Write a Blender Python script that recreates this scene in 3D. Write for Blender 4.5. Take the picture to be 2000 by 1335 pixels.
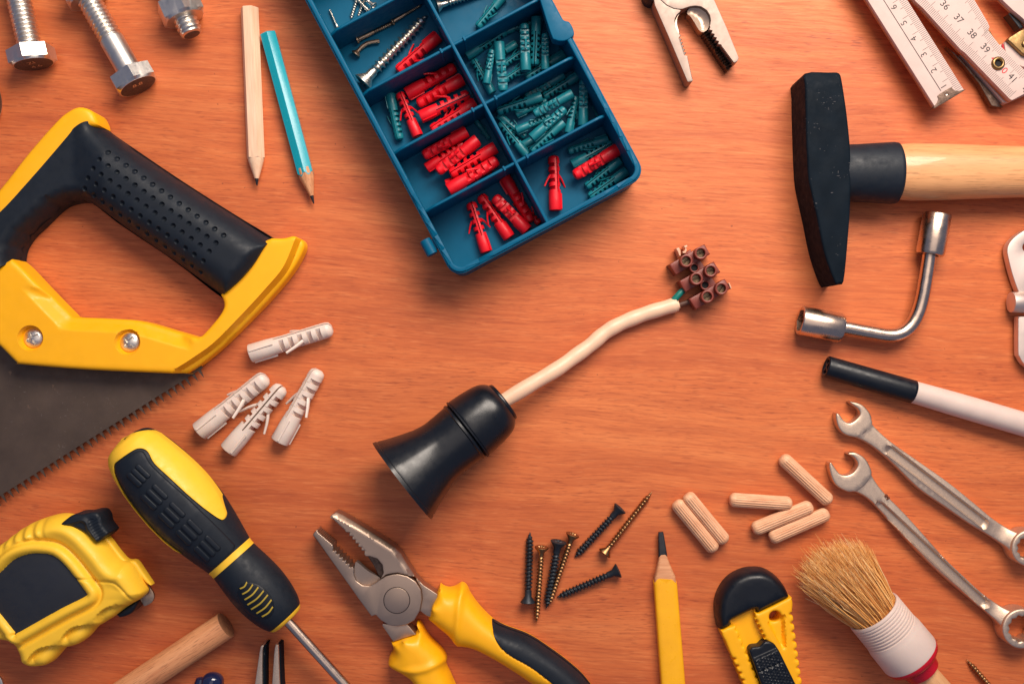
import bpy, math, random
import numpy as np
from mathutils import Matrix, Vector
from mathutils.geometry import delaunay_2d_cdt

# ------------------------------------------------------------------ camera, light, exposure
for o in list(bpy.data.objects):
    bpy.data.objects.remove(o)
SC = bpy.context.scene
COL = SC.collection
S = 0.00028                 # metres per unit; one unit is one photo pixel on the table plane
D = 2000.0                  # camera height in those units
CX, CY = 1000.0, 667.5

cam = bpy.data.cameras.new('camera')
cam.sensor_width = 36.0
cam.lens = 36.0 * D / 2000.0
cam.clip_start = 0.01
cam.clip_end = 20.0
camo = bpy.data.objects.new('camera', cam)
camo.location = (0, 0, D * S)
COL.objects.link(camo)
SC.camera = camo

world = bpy.data.worlds.new('World')
SC.world = world
world.use_nodes = True
bg = world.node_tree.nodes['Background']
bg.inputs[0].default_value = (0.52, 0.64, 1.05, 1)
bg.inputs[1].default_value = 0.23

def area(name, loc, target, size, sizey, power, color):
    l = bpy.data.lights.new(name, 'AREA')
    l.shape = 'RECTANGLE'
    l.size, l.size_y = size, sizey
    l.energy = power
    l.color = color
    o = bpy.data.objects.new(name, l)
    o.location = loc
    d = Vector(target) - Vector(loc)
    o.rotation_euler = d.to_track_quat('-Z', 'Y').to_euler()
    COL.objects.link(o)
    return o
area('window_light', (0.20, 0.50, 0.57), (0.03, 0.03, 0), 0.56, 0.34, 10.1, (1.0, 0.88, 0.76))
area('overhead_fill', (0.0, 0.10, 1.7), (0.0, 0.0, 0), 1.5, 1.3, 4.4, (1.0, 0.86, 0.76))  # added overhead fill lamp, brightens what the flat metals reflect

SC.view_settings.view_transform = 'Standard'
SC.view_settings.look = 'None'
SC.view_settings.gamma = 1
SC.view_settings.use_curve_mapping = False
SC.view_settings.exposure = 0.0
SC.render.engine = 'CYCLES'
SC.render.resolution_x, SC.render.resolution_y = 1024, 683

# ------------------------------------------------------------------ materials
def lin(r, g, b):
    def f(c):
        c /= 255.0
        return c / 12.92 if c <= 0.04045 else ((c + 0.055) / 1.055) ** 2.4
    return (f(r), f(g), f(b), 1.0)

class NT:
    def __init__(self, name):
        self.m = bpy.data.materials.new(name)
        self.m.use_nodes = True
        self.t = self.m.node_tree
        self.b = self.t.nodes['Principled BSDF']
        self.co = self.t.nodes.new('ShaderNodeTexCoord')
    def n(self, kind, **kw):
        x = self.t.nodes.new('ShaderNode' + kind)
        for k, v in kw.items():
            setattr(x, k, v)
        return x
    def l(self, a, b):
        self.t.links.new(a, b)
    def mapped(self, scale, src=None):
        mp = self.n('Mapping')
        mp.inputs['Scale'].default_value = scale
        self.l(src or self.co.outputs['Object'], mp.inputs['Vector'])
        return mp.outputs[0]
    def noise(self, vec, scale=1.0, detail=4, rough=0.55):
        x = self.n('TexNoise')
        x.inputs['Scale'].default_value = scale
        x.inputs['Detail'].default_value = detail
        x.inputs['Roughness'].default_value = rough
        self.l(vec, x.inputs['Vector'])
        return x.outputs['Fac']
    def ramp(self, fac, stops):
        x = self.n('ValToRGB')
        e = x.color_ramp.elements
        while len(e) < len(stops):
            e.new(0.5)
        for el, (p, c) in zip(e, stops):
            el.position = p
            el.color = c if len(c) == 4 else (*c, 1)
        self.l(fac, x.inputs[0])
        return x.outputs[0]
    def mix(self, fac, a, b, mode='MIX'):
        x = self.n('Mix', data_type='RGBA', blend_type=mode)
        if isinstance(fac, (int, float)):
            x.inputs[0].default_value = fac
        else:
            self.l(fac, x.inputs[0])
        for i, v in ((6, a), (7, b)):
            if isinstance(v, tuple):
                x.inputs[i].default_value = v
            else:
                self.l(v, x.inputs[i])
        return x.outputs[2]
    def bump(self, h, strength, dist=0.0005, prev=None):
        x = self.n('Bump')
        x.inputs['Strength'].default_value = strength
        x.inputs['Distance'].default_value = dist
        self.l(h, x.inputs['Height'])
        if prev is not None:
            self.l(prev, x.inputs['Normal'])
        return x.outputs[0]
    def math(self, op, a, b=0.0):
        x = self.n('Math', operation=op)
        for i, v in ((0, a), (1, b)):
            if isinstance(v, (int, float)):
                x.inputs[i].default_value = v
            else:
                self.l(v, x.inputs[i])
        return x.outputs[0]

def g(v):
    return (v, v, v, 1)

def scaled(c, f):
    return (min(1, c[0] * f), min(1, c[1] * f), min(1, c[2] * f), 1)

def plain(name, rgb, rough=0.45, metal=0.0, var=0.12, vscale=120, bump=0.05, bscale=2500,
          rvar=0.12, spec=0.5, dirt=None, coat=0.0, stretch=(1, 1, 1), scratch=0.0, sss=0.0):
    m = NT(name)
    c = lin(*rgb)
    v1 = m.noise(m.mapped(stretch), vscale, 5)
    colr = m.ramp(v1, [(0.3, scaled(c, 1 - var)), (0.7, scaled(c, 1 + var))])
    if dirt:
        dm = m.ramp(m.noise(m.mapped((1, 1, 1)), dirt[1], 6, 0.7), [(dirt[2], g(0)), (dirt[2] + 0.06, g(1))])
        colr = m.mix(m.math('MULTIPLY', dm, dirt[3] if len(dirt) > 3 else 0.7), colr, lin(*dirt[0]))
    if scratch:
        sn = m.noise(m.mapped((1, 0.12, 1)), 2600, 2, 0.4)
        sc2 = m.noise(m.mapped((0.15, 1, 1)), 2100, 2, 0.4)
        sm = m.math('MULTIPLY', m.math('GREATER_THAN', m.math('MAXIMUM', sn, sc2), 0.72),
                    m.math('GREATER_THAN', m.noise(m.mapped((1, 1, 1)), 90, 3), 0.53))
        colr = m.mix(m.math('MULTIPLY', sm, scratch), colr, lin(190, 180, 175))
    m.l(colr, m.b.inputs['Base Color'])
    r1 = m.ramp(m.noise(m.mapped(stretch), vscale * 2.3, 4), [(0.3, g(max(0.03, rough - rvar))), (0.7, g(min(1, rough + rvar)))])
    m.l(r1, m.b.inputs['Roughness'])
    m.b.inputs['Metallic'].default_value = metal
    m.b.inputs['Specular IOR Level'].default_value = spec
    m.b.inputs['Coat Weight'].default_value = coat
    m.b.inputs['Coat Roughness'].default_value = 0.15
    if sss:
        m.b.inputs['Subsurface Weight'].default_value = sss
        m.b.inputs['Subsurface Scale'].default_value = 0.003
    if bump:
        m.l(m.bump(m.noise(m.mapped(stretch), bscale, 3), bump, 0.0003), m.b.inputs['Normal'])
    return m.m

def wood(name, lo, hi, along=(6, 160, 160), fine=(60, 1500, 1500), rough=0.5, pore=0.5, coat=0.0, bump=0.15):
    m = NT(name)
    a = m.noise(m.mapped(along), 1.0, 5, 0.6)
    f = m.noise(m.mapped(fine), 1.0, 3, 0.6)
    colr = m.ramp(a, [(0.28, lin(*lo)), (0.72, lin(*hi))])
    pm = m.ramp(f, [(0.34, g(1)), (0.46, g(0))])
    colr = m.mix(m.math('MULTIPLY', pm, pore), colr, scaled(lin(*lo), 0.42))
    m.l(colr, m.b.inputs['Base Color'])
    m.b.inputs['Roughness'].default_value = rough
    m.b.inputs['Coat Weight'].default_value = coat
    m.l(m.bump(f, bump, 0.0003), m.b.inputs['Normal'])
    return m.m

def table_material():
    m = NT('reddish wood table')
    obj = m.co.outputs['Object']
    # slow waviness of the grain
    warp = m.n('TexNoise'); warp.inputs['Scale'].default_value = 1.0; warp.inputs['Detail'].default_value = 2
    m.l(m.mapped((5.0, 12.0, 1)), warp.inputs['Vector'])
    wv = m.n('VectorMath', operation='MULTIPLY_ADD')
    m.l(warp.outputs['Color'], wv.inputs[0]); wv.inputs[1].default_value = (0, 0.020, 0); m.l(obj, wv.inputs[2])
    rot = m.n('Mapping'); rot.inputs['Rotation'].default_value = (0, 0, math.radians(3.4)); m.l(wv.outputs[0], rot.inputs[0])
    src = rot.outputs[0]
    broad = m.noise(m.mapped((2.2, 14, 1), src), 1.0, 4, 0.5)
    band = m.noise(m.mapped((7, 95, 1), src), 1.0, 4, 0.6)
    line = m.noise(m.mapped((40, 740, 1), src), 1.0, 3, 0.65)
    pores = m.noise(m.mapped((115, 1050, 1), src), 1.0, 2, 0.6)
    base = m.ramp(broad, [(0.32, lin(176, 84, 46)), (0.52, lin(203, 106, 56)), (0.70, lin(226, 132, 75))])
    c = m.mix(0.55, base, m.ramp(band, [(0.28, lin(170, 79, 44)), (0.5, lin(206, 108, 58)), (0.74, lin(226, 132, 75))]))
    lm = m.ramp(line, [(0.32, g(1)), (0.54, g(0))])
    c = m.mix(m.math('MULTIPLY', lm, 0.42), c, lin(150, 65, 38))
    pmask = m.ramp(pores, [(0.30, g(1)), (0.45, g(0))])
    dens = m.ramp(m.noise(m.mapped((6, 30, 1), src), 1.0, 3), [(0.35, g(0.15)), (0.65, g(1))])
    c = m.mix(m.math('MULTIPLY', m.math('MULTIPLY', pmask, dens), 0.62), c, lin(122, 47, 31))
    hl = m.ramp(m.noise(m.mapped((80, 880, 1), src), 1.0, 2), [(0.55, g(0)), (0.72, g(1))])
    c = m.mix(m.math('MULTIPLY', hl, 0.25), c, lin(238, 150, 92))
    # a few worn and dirty flecks
    fleck = m.ramp(m.noise(m.mapped((1, 1, 1)), 420, 1, 0.3), [(0.80, g(0)), (0.83, g(1))])
    c = m.mix(m.math('MULTIPLY', fleck, 0.5), c, lin(92, 40, 32))
    m.l(c, m.b.inputs['Base Color'])
    r = m.ramp(line, [(0.3, g(0.60)), (0.7, g(0.46))])
    m.l(r, m.b.inputs['Roughness'])
    m.b.inputs['Specular IOR Level'].default_value = 0.35
    b1 = m.bump(line, 0.10, 0.0004)
    m.l(m.bump(pores, 0.12, 0.0003, b1), m.b.inputs['Normal'])
    return m.m

M = {
    'table': table_material(),
    'yellow': plain('yellow plastic', (252, 178, 14), 0.45, var=0.03, bump=0.03, bscale=3000, spec=0.4),
    'yellow2': plain('lemon yellow plastic', (254, 198, 52), 0.45, var=0.03, bump=0.03, bscale=3000, spec=0.4),
    'yelpaint': plain('yellow pencil paint', (252, 178, 22), 0.35, var=0.06, bump=0.05, bscale=1500, dirt=((200, 130, 30), 260, 0.66, 0.3)),
    'rubber': plain('black rubber', (22, 29, 38), 0.54, var=0.12, bump=0.16, bscale=4200, spec=0.30, dirt=((80, 84, 90), 600, 0.82, 0.25)),
    'blackplastic': plain('black plastic', (15, 20, 28), 0.38, var=0.12, bump=0.03, bscale=1800, spec=0.35, dirt=((120, 118, 118), 900, 0.84, 0.3)),
    'bakelite': plain('black glossy moulding', (14, 18, 24), 0.31, var=0.15, rvar=0.05, bump=0.02, bscale=900, dirt=((110, 105, 100), 800, 0.81, 0.3)),
    'labelblack': plain('black paper label', (28, 32, 41), 0.6, var=0.05, bump=0.03),
    'blackpaint': plain('black forged paint', (17, 25, 33), 0.5, var=0.15, bump=0.08, bscale=500, spec=0.04, scratch=0.22, dirt=((150, 130, 110), 340, 0.83, 0.4)),
    'bluebox': plain('blue box plastic', (0, 86, 118), 0.45, var=0.05, bump=0.03, bscale=1200, spec=0.16),
    'red': plain('red plastic', (224, 18, 34), 0.42, var=0.06, bump=0.04, bscale=1500, spec=0.4, sss=0.05),
    'teal': plain('teal plastic', (20, 112, 124), 0.38, var=0.08, bump=0.04, bscale=1500, spec=0.45),
    'whiteplug': plain('white plug plastic', (224, 204, 190), 0.45, var=0.04, bump=0.04, bscale=1500, sss=0.05),
    'white': plain('white plastic', (212, 190, 178), 0.46, var=0.04, bump=0.03, bscale=1200, dirt=((150, 120, 100), 500, 0.82, 0.25), sss=0.05),
    'rulerwhite': plain('white ruler paint', (200, 175, 166), 0.6, var=0.04, spec=0.2, bump=0.05, bscale=1500, dirt=((160, 140, 125), 420, 0.82, 0.25)),
    'ink': plain('black ink', (30, 28, 30), 0.6, var=0.1, bump=0),
    'grayink': plain('grey ink', (105, 96, 92), 0.6, var=0.15, bump=0),
    'redink': plain('red ink', (214, 26, 34), 0.6, var=0.1, bump=0),
    'zinc': plain('zinc plated steel', (222, 214, 204), 0.38, 1.0, var=0.05, vscale=300, rvar=0.05, bump=0.05, bscale=1600, dirt=((150, 120, 80), 300, 0.74, 0.4)),
    'screwzinc': plain('zinc screw', (222, 216, 206), 0.34, 1.0, var=0.08, vscale=500, bump=0.04),
    'steel': plain('satin steel', (180, 156, 138), 0.44, 1.0, var=0.03, vscale=90, rvar=0.03, bump=0.05, bscale=2600),
    'steelbright': plain('bright ground steel', (158, 141, 131), 0.60, 1.0, var=0.02, rvar=0.03, bump=0.03, bscale=2000),
    'chrome': plain('nickel chrome', (212, 188, 168), 0.28, 1.0, var=0.04, vscale=120, rvar=0.05, bump=0.02, bscale=700, dirt=((150, 112, 80), 420, 0.82, 0.3)),
    'wrench': plain('grainy wrench finish', (216, 192, 170), 0.52, 1.0, var=0.10, vscale=1200, rvar=0.08, bump=0.28, bscale=2600, dirt=((120, 92, 74), 900, 0.76, 0.3)),
    'wrenchpol': plain('polished wrench jaw', (214, 188, 164), 0.42, 1.0, var=0.03, rvar=0.04, bump=0.03, bscale=1800),
    'darksteel': plain('dark worn steel', (104, 86, 76), 0.55, 1.0, var=0.3, vscale=600, bump=0.4, bscale=1500, dirt=((120, 90, 70), 500, 0.66, 0.5)),
    'blade': plain('saw blade steel', (86, 71, 62), 0.60, 0.45, var=0.16, vscale=60, bump=0.08, bscale=1800, scratch=0.2, dirt=((158, 124, 98), 130, 0.66, 0.5)),
    'blackscrew': plain('black phosphate screw', (38, 44, 51), 0.48, 0.4, var=0.15, vscale=500, bump=0.15, bscale=2500),
    'brass': plain('brass screw', (156, 116, 78), 0.38, 1.0, var=0.12, vscale=500, bump=0.06),
    'hingebrass': plain('worn brass', (140, 112, 74), 0.40, 1.0, var=0.2, vscale=240, bump=0.15, dirt=((90, 70, 50), 300, 0.6, 0.6)),
    'bronze': plain('bronze brown screw', (176, 150, 128), 0.40, 1.0, var=0.15, vscale=500, bump=0.08),
    'pencilwood': wood('pale pencil wood', (224, 178, 144), (240, 204, 172), (60, 900, 900), (40, 2600, 2600), 0.5, 0.15),
    'coneWood': wood('sharpened pencil wood', (190, 122, 80), (222, 162, 116), (60, 700, 700), (80, 2200, 2200), 0.6, 0.45),
    'tealpaint': plain('turquoise pencil paint', (14, 158, 174), 0.26, var=0.03, rvar=0.03, bump=0.01, bscale=900, coat=0.3),
    'graphite': plain('graphite', (38, 36, 40), 0.42, 0.2, var=0.2, bump=0.2),
    'dowel': wood('beech dowel', (212, 152, 112), (238, 188, 148), (90, 420, 420), (110, 2200, 2200), 0.6, 0.4),
    'rod': wood('beech rod', (196, 124, 80), (226, 160, 110), (30, 330, 330), (150, 1800, 1800), 0.55, 0.6),
    'rodend': wood('end grain', (140, 92, 62), (178, 122, 84), (500, 500, 500), (2000, 2000, 2000), 0.8, 0.4),
    'handle': wood('ash hammer handle', (206, 140, 88), (228, 168, 114), (14, 220, 220), (70, 1500, 1500), 0.42, 0.5, 0.3),
    'brushhandle': wood('brush handle wood', (206, 150, 100), (226, 176, 128), (30, 300, 300), (70, 1500, 1500), 0.45, 0.3),
    'rulerwood': wood('bare ruler edge', (170, 110, 72), (204, 146, 104), (200, 200, 400), (300, 900, 900), 0.6, 0.4),
    'cable': plain('cream cable sheath', (230, 190, 158), 0.42, var=0.06, vscale=60, bump=0.06, bscale=900, sss=0.06, dirt=((150, 105, 70), 330, 0.74, 0.5)),
    'greenwire': plain('green wire', (10, 116, 104), 0.4, bump=0.03),
    'brownwire': plain('brown wire', (84, 50, 36), 0.45, bump=0.03),
    'terminal': plain('brown red terminal plastic', (124, 50, 36), 0.42, var=0.1, bump=0.08, bscale=1500, dirt=((190, 140, 110), 900, 0.76, 0.4)),
    'clearchip': plain('pale broken plastic', (220, 170, 140), 0.2, bump=0.02),
    'termscrew': plain('terminal screw', (120, 100, 78), 0.36, 1.0, var=0.25, vscale=900, bump=0.2),
    'boltface': plain('darkened bolt face', (96, 84, 74), 0.55, 0.5, var=0.15, vscale=300, bump=0.15, bscale=1200),  # zinc face darkened in its colour, against the table's orange reflection
    'rust': plain('rust', (110, 54, 30), 0.85, var=0.4, vscale=1500, bump=0.5, bscale=2500),
    'clampsteel': plain('pale brushed steel', (220, 202, 192), 0.55, 1.0, var=0.02, rvar=0.03, bump=0.03, bscale=2000),
    'recess_shade': plain('dark hollow', (12, 11, 14), 0.8, bump=0),  # near-black colour standing in for the shade of grooves and holes
    'redcollar': plain('crimson plastic', (188, 10, 32), 0.3, bump=0.03),
    'blue': plain('deep blue translucent plastic', (24, 32, 66), 0.16, bump=0.02, coat=0.6, dirt=((130, 140, 190), 200, 0.72, 0.4)),
    'stripedyellow': plain('dull yellow slot', (176, 150, 46), 0.5, bump=0.05),
}

def bristle_material():
    m = NT('natural bristle')
    at = m.n('Attribute', attribute_name='tone')
    m.l(m.ramp(at.outputs['Fac'], [(0.0, lin(150, 92, 42)), (0.35, lin(226, 158, 82)), (0.75, lin(248, 194, 120)), (1.0, lin(253, 224, 170))]), m.b.inputs['Base Color'])
    m.b.inputs['Roughness'].default_value = 0.45
    return m.m
M['bristle'] = bristle_material()

# ------------------------------------------------------------------ object helpers
def wpos(px, py, h=0.0):
    k = 1 - h / D
    return ((px - CX) * k * S, (CY - py) * k * S)

def tag(o, label=None, cat=None, group=None, kind=None):
    if label: o['label'] = label
    if cat: o['category'] = cat
    if group: o['group'] = group
    if kind: o['kind'] = kind
    return o

def mesh(name, vf, mat, smooth=40):
    v, f = vf
    me = bpy.data.meshes.new(name)
    me.from_pydata([tuple(float(c) * S for c in p) for p in v], [], [tuple(int(i) for i in q) for q in f])
    me.materials.append(M[mat] if isinstance(mat, str) else mat)
    me.update()
    if smooth:
        me.polygons.foreach_set('use_smooth', [True] * len(me.polygons))
        me.set_sharp_from_angle(angle=math.radians(smooth))
    return me

def link(name, me, parent=None):
    o = bpy.data.objects.new(name, me)
    COL.objects.link(o)
    if parent is not None:
        o.parent = parent
    return o

def part(name, vf, mat, parent, smooth=40, label=None):
    o = link(name, mesh(name, vf, mat, smooth), parent)
    if label: o['label'] = label
    return o

class Flat:
    """an Empty at a thing's base; L() turns picture outlines seen at height h into local units"""
    def __init__(self, name, label, cat, px, py, h=0.0, group=None):
        self.c = (px, py); self.k = 1 - h / D
        self.o = bpy.data.objects.new(name, None)
        self.o.empty_display_size = 0.01
        COL.objects.link(self.o)
        x, y = wpos(px, py, h)
        self.o.location = (x, y, 0)
        tag(self.o, label, cat, group)
    def L(self, pts):
        return [((x - self.c[0]) * self.k, (self.c[1] - y) * self.k) for x, y in pts]
    def H(self, pts, h):
        """the same for a piece whose own height is h"""
        wx, wy = wpos(self.c[0], self.c[1], (1 - self.k) * D)
        return [((wpos(x, y, h)[0] - wx) / S, (wpos(x, y, h)[1] - wy) / S) for x, y in pts]
    def P(self, x, y):
        return self.L([(x, y)])[0]

def zoomed(x0, y0, s, pts):
    return [(x0 + x / s, y0 + y / s) for x, y in pts]

def axis_matrix(A, B, zA, zB, roll, L0):
    a = Vector((*wpos(A[0], A[1], zA), zA * S)); b = Vector((*wpos(B[0], B[1], zB), zB * S))
    d = b - a; ln = d.length; x = d.normalized()
    z = Vector((0, 0, 1)); z = (z - x * z.dot(x)).normalized(); y = z.cross(x)
    R = Matrix((x, y, z)).transposed().to_4x4()
    return Matrix.Translation(a) @ R @ Matrix.Rotation(roll, 4, 'X') @ Matrix.Scale(ln / (L0 * S), 4)

# ------------------------------------------------------------------ shape helpers
def join(*vfs):
    V, F = [], []
    for v, f in vfs:
        n = len(V); V += [tuple(p) for p in v]; F += [tuple(i + n for i in q) for q in f]
    return V, F

def moved(vf, dx=0, dy=0, dz=0):
    return [(x + dx, y + dy, z + dz) for x, y, z in vf[0]], vf[1]

def xform(vf, mat):
    return [tuple(mat @ Vector(p)) for p in vf[0]], vf[1]

def box(x0, y0, z0, x1, y1, z1):
    v = [(x0, y0, z0), (x1, y0, z0), (x1, y1, z0), (x0, y1, z0), (x0, y0, z1), (x1, y0, z1), (x1, y1, z1), (x0, y1, z1)]
    return v, [(3, 2, 1, 0), (4, 5, 6, 7), (0, 1, 5, 4), (1, 2, 6, 5), (2, 3, 7, 6), (3, 0, 4, 7)]

def lathe(prof, n=32, rf=None, cap=True, phase=0.0):
    """profile (x, r) turned about the X axis"""
    V, F = [], []
    for x, r in prof:
        for j in range(n):
            a = 2 * math.pi * j / n + phase
            rr = r if rf is None else r * rf(x, a)
            V.append((x, rr * math.cos(a), rr * math.sin(a)))
    for i in range(len(prof) - 1):
        for j in range(n):
            a, b = i * n + j, i * n + (j + 1) % n
            F.append((a, b, b + n, a + n))
    if cap:
        F.append(tuple(range(n - 1, -1, -1)))
        e = (len(prof) - 1) * n
        F.append(tuple(range(e, e + n)))
    # outward orientation: x grows, ring is counter-clockwise seen from +x
    return V, [tuple(reversed(q)) for q in F] if False else F

def crv(pts, n=6, closed=True):
    """Catmull-Rom through pts; repeat a point to make it a corner"""
    P = [np.array(p, float) for p in pts]; N = len(P); out = []
    rng = range(N) if closed else range(N - 1)
    for i in rng:
        p1, p2 = P[i], P[(i + 1) % N]
        p0 = P[(i - 1) % N] if closed or i > 0 else p1
        p3 = P[(i + 2) % N] if closed or i < N - 2 else p2
        if np.allclose(p1, p2): continue
        for k in range(n):
            t = k / n
            out.append(0.5 * (2 * p1 + (p2 - p0) * t + (2 * p0 - 5 * p1 + 4 * p2 - p3) * t * t + (3 * p1 - p0 - 3 * p2 + p3) * t ** 3))
    if not closed: out.append(P[-1])
    res = []
    for p in out:
        if not res or np.linalg.norm(p - res[-1]) > 0.05: res.append(p)
    if closed and np.linalg.norm(res[0] - res[-1]) < 0.05: res.pop()
    return [tuple(p) for p in res]

def circle(cx, cy, r, n=32, a0=0.0):
    return [(cx + r * math.cos(a0 + 2 * math.pi * i / n), cy + r * math.sin(a0 + 2 * math.pi * i / n)) for i in range(n)]

def zig(A, B, n, depth, sharp=0.5):
    """saw-tooth run from A to B, teeth out to the left of travel (picture axes)"""
    A = np.array(A, float); B = np.array(B, float); d = (B - A) / n
    nn = np.array([d[1], -d[0]]); nn = nn / np.linalg.norm(nn)
    out = []
    for i in range(n):
        out.append(tuple(A + d * i)); out.append(tuple(A + d * (i + sharp) + nn * depth))
    out.append(tuple(B))
    return out

def tube(path, rad, n=14, flat=1.0, cap=True, power=2.0):
    P = [Vector(p) for p in path]; N = len(P)
    if not hasattr(rad, '__len__'): rad = [rad] * N
    V, F = [], []
    for i in range(N):
        t = (P[min(i + 1, N - 1)] - P[max(i - 1, 0)]).normalized()
        up = Vector((0, 0, 1)); s = up.cross(t)
        s = s.normalized() if s.length > 1e-6 else Vector((0, 1, 0))
        u = t.cross(s).normalized()
        for j in range(n):
            a = 2 * math.pi * j / n
            c, q = math.cos(a), math.sin(a)
            c = math.copysign(abs(c) ** (2 / power), c); q = math.copysign(abs(q) ** (2 / power), q)
            V.append(tuple(P[i] + s * (rad[i] * c) + u * (rad[i] * flat * q)))
    for i in range(N - 1):
        for j in range(n):
            a, b = i * n + j, i * n + (j + 1) % n
            F.append((a, b, b + n, a + n))
    if cap:
        F.append(tuple(range(n - 1, -1, -1))); e = (N - 1) * n
        F.append(tuple(range(e, e + n)))
    return V, F

def area2(p):
    p = np.array(p); x, y = p[:, 0], p[:, 1]
    return 0.5 * np.sum(x * np.roll(y, -1) - np.roll(x, -1) * y)

def resample(p, ds):
    out = []
    for i in range(len(p)):
        a = np.array(p[i]); b = np.array(p[(i + 1) % len(p)]); n = max(1, int(math.ceil(np.linalg.norm(b - a) / ds)))
        out += [tuple(a + (b - a) * k / n) for k in range(n)]
    return out

def segdist(Q, loops, closed=True):
    Q = np.asarray(Q, float); best = np.full(len(Q), 1e9)
    A, B = [], []
    for lp in loops:
        a = np.array(lp, float); b = np.roll(a, -1, axis=0)
        if not closed: a, b = a[:-1], b[:-1]
        A.append(a); B.append(b)
    A = np.vstack(A); B = np.vstack(B); AB = B - A; L2 = np.maximum((AB ** 2).sum(1), 1e-12)
    for s in range(0, len(Q), 1500):
        q = Q[s:s + 1500][:, None, :]
        t = np.clip(((q - A) * AB).sum(2) / L2, 0, 1)
        dd = ((q - (A + t[:, :, None] * AB)) ** 2).sum(2)
        best[s:s + 1500] = np.sqrt(dd.min(1))
    return best

def inside(Q, loops):
    Q = np.asarray(Q, float); r = np.zeros(len(Q), bool)
    for lp in loops:
        p = np.array(lp, float); q = np.roll(p, -1, axis=0)
        for (x1, y1), (x2, y2) in zip(p, q):
            if y1 == y2: continue
            c = ((y1 > Q[:, 1]) != (y2 > Q[:, 1]))
            r ^= c & (Q[:, 0] < (x2 - x1) * (Q[:, 1] - y1) / (y2 - y1) + x1)
    return r

def rnd(d, b, h):
    return h - b + np.sqrt(np.maximum(b * b - (b - np.minimum(d, b)) ** 2, 0))

def pillow(outer, holes=(), z0=0.0, zf=None, h=10.0, b=1.5, rings=None, step=None, ds=6.0, extra=None, skirt=0.0):
    """solid over an outline: flat base, walls, and a top whose height is zf(x, y, distance to edge)"""
    if zf is None:
        zf = lambda x, y, d: rnd(d, b, h)
    if rings is None:
        rings = [b * 0.13, b * 0.5, b] if b > 0 else []
    loops = []
    o = list(outer)
    if area2(o) < 0: o = o[::-1]
    loops.append(resample(o, ds))
    for hl in holes:
        hl = list(hl)
        if area2(hl) > 0: hl = hl[::-1]
        loops.append(resample(hl, ds))
    pts, edges = [], []
    for lp in loops:
        n0 = len(pts); pts += lp
        edges += [(n0 + i, n0 + (i + 1) % len(lp)) for i in range(len(lp))]
    for d in rings:
        cand = []
        for lp in loops:
            a = np.array(lp); e = np.roll(a, -1, axis=0) - a
            nn = np.stack([-e[:, 1], e[:, 0]], 1); nn /= np.maximum(np.linalg.norm(nn, axis=1, keepdims=True), 1e-9)
            vn = nn + np.roll(nn, 1, axis=0); ln = np.maximum((vn ** 2).sum(1, keepdims=True) / 2, 0.35)
            cand.append(a + vn / ln * d)
        cand = np.vstack(cand)
        ok = inside(cand, loops) & (segdist(cand, loops) > d * 0.93)
        pts += [tuple(p) for p in cand[ok]]
    if step:
        a = np.array(loops[0]); lo, hi = a.min(0), a.max(0)
        gx = np.arange(lo[0], hi[0], step); gy = np.arange(lo[1], hi[1], step * 0.87)
        X, Y = np.meshgrid(gx, gy); X = X + (np.arange(len(gy)) % 2)[:, None] * step * 0.5
        Q = np.stack([X.ravel(), Y.ravel()], 1); Q = Q[inside(Q, loops)]
        Q = Q[segdist(Q, loops) > (rings[-1] if rings else 0) + step * 0.55] if len(Q) else Q
        if extra is not None and len(extra) and len(Q):
            ex = np.array(extra)
            keep = np.ones(len(Q), bool)
            for s in range(0, len(ex), 400):
                keep &= (((Q[:, None, :] - ex[None, s:s + 400]) ** 2).sum(2).min(1) > (step * 0.45) ** 2)
            Q = Q[keep]
        pts += [tuple(p) for p in Q]
    if extra is not None and len(extra):
        ex = np.array(extra); ex = ex[inside(ex, loops)]; ex = ex[segdist(ex, loops) > 0.8]
        pts += [tuple(p) for p in ex]
    r = delaunay_2d_cdt([Vector(p) for p in pts], edges, [], 0, 1e-5)
    V2 = np.array([(v.x, v.y) for v in r[0]]); T = [tuple(f) for f in r[2]]
    cen = np.array([(V2[list(t)]).mean(0) for t in T])
    T = [t for t, k in zip(T, inside(cen, loops)) if k]
    T = [t if area2(V2[list(t)]) > 0 else t[::-1] for t in T]
    dist = segdist(V2, loops)
    Z = zf(V2[:, 0], V2[:, 1], np.where(dist < 1e-4, 0, dist))
    Z = np.broadcast_to(Z, (len(V2),))
    V = [(x, y, z) for (x, y), z in zip(V2, Z)]
    F = list(T)
    ec = {}
    for t in T:
        for i in range(len(t)):
            ec[(t[i], t[(i + 1) % len(t)])] = 1
    bnd = [e for e in ec if (e[1], e[0]) not in ec]
    low = {}
    for a, bb in bnd:
        for i in (a, bb):
            if i not in low:
                low[i] = len(V); V.append((V2[i][0], V2[i][1], z0))
    for a, bb in bnd:
        F.append((bb, a, low[a], low[bb]))
    # base: the outlines alone
    n1 = sum(len(l) for l in loops)
    rb = delaunay_2d_cdt([Vector(p) for p in pts[:n1]], edges, [], 0, 1e-5)
    B2 = np.array([(v.x, v.y) for v in rb[0]]); n0 = len(V)
    V += [(x, y, z0) for x, y in B2]
    TB = [tuple(f) for f in rb[2]]
    cb = np.array([(B2[list(t)]).mean(0) for t in TB])
    for t, k in zip(TB, inside(cb, loops)):
        if k:
            if area2(B2[list(t)]) > 0: t = t[::-1]
            F.append(tuple(i + n0 for i in t))
    return V, F

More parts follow.
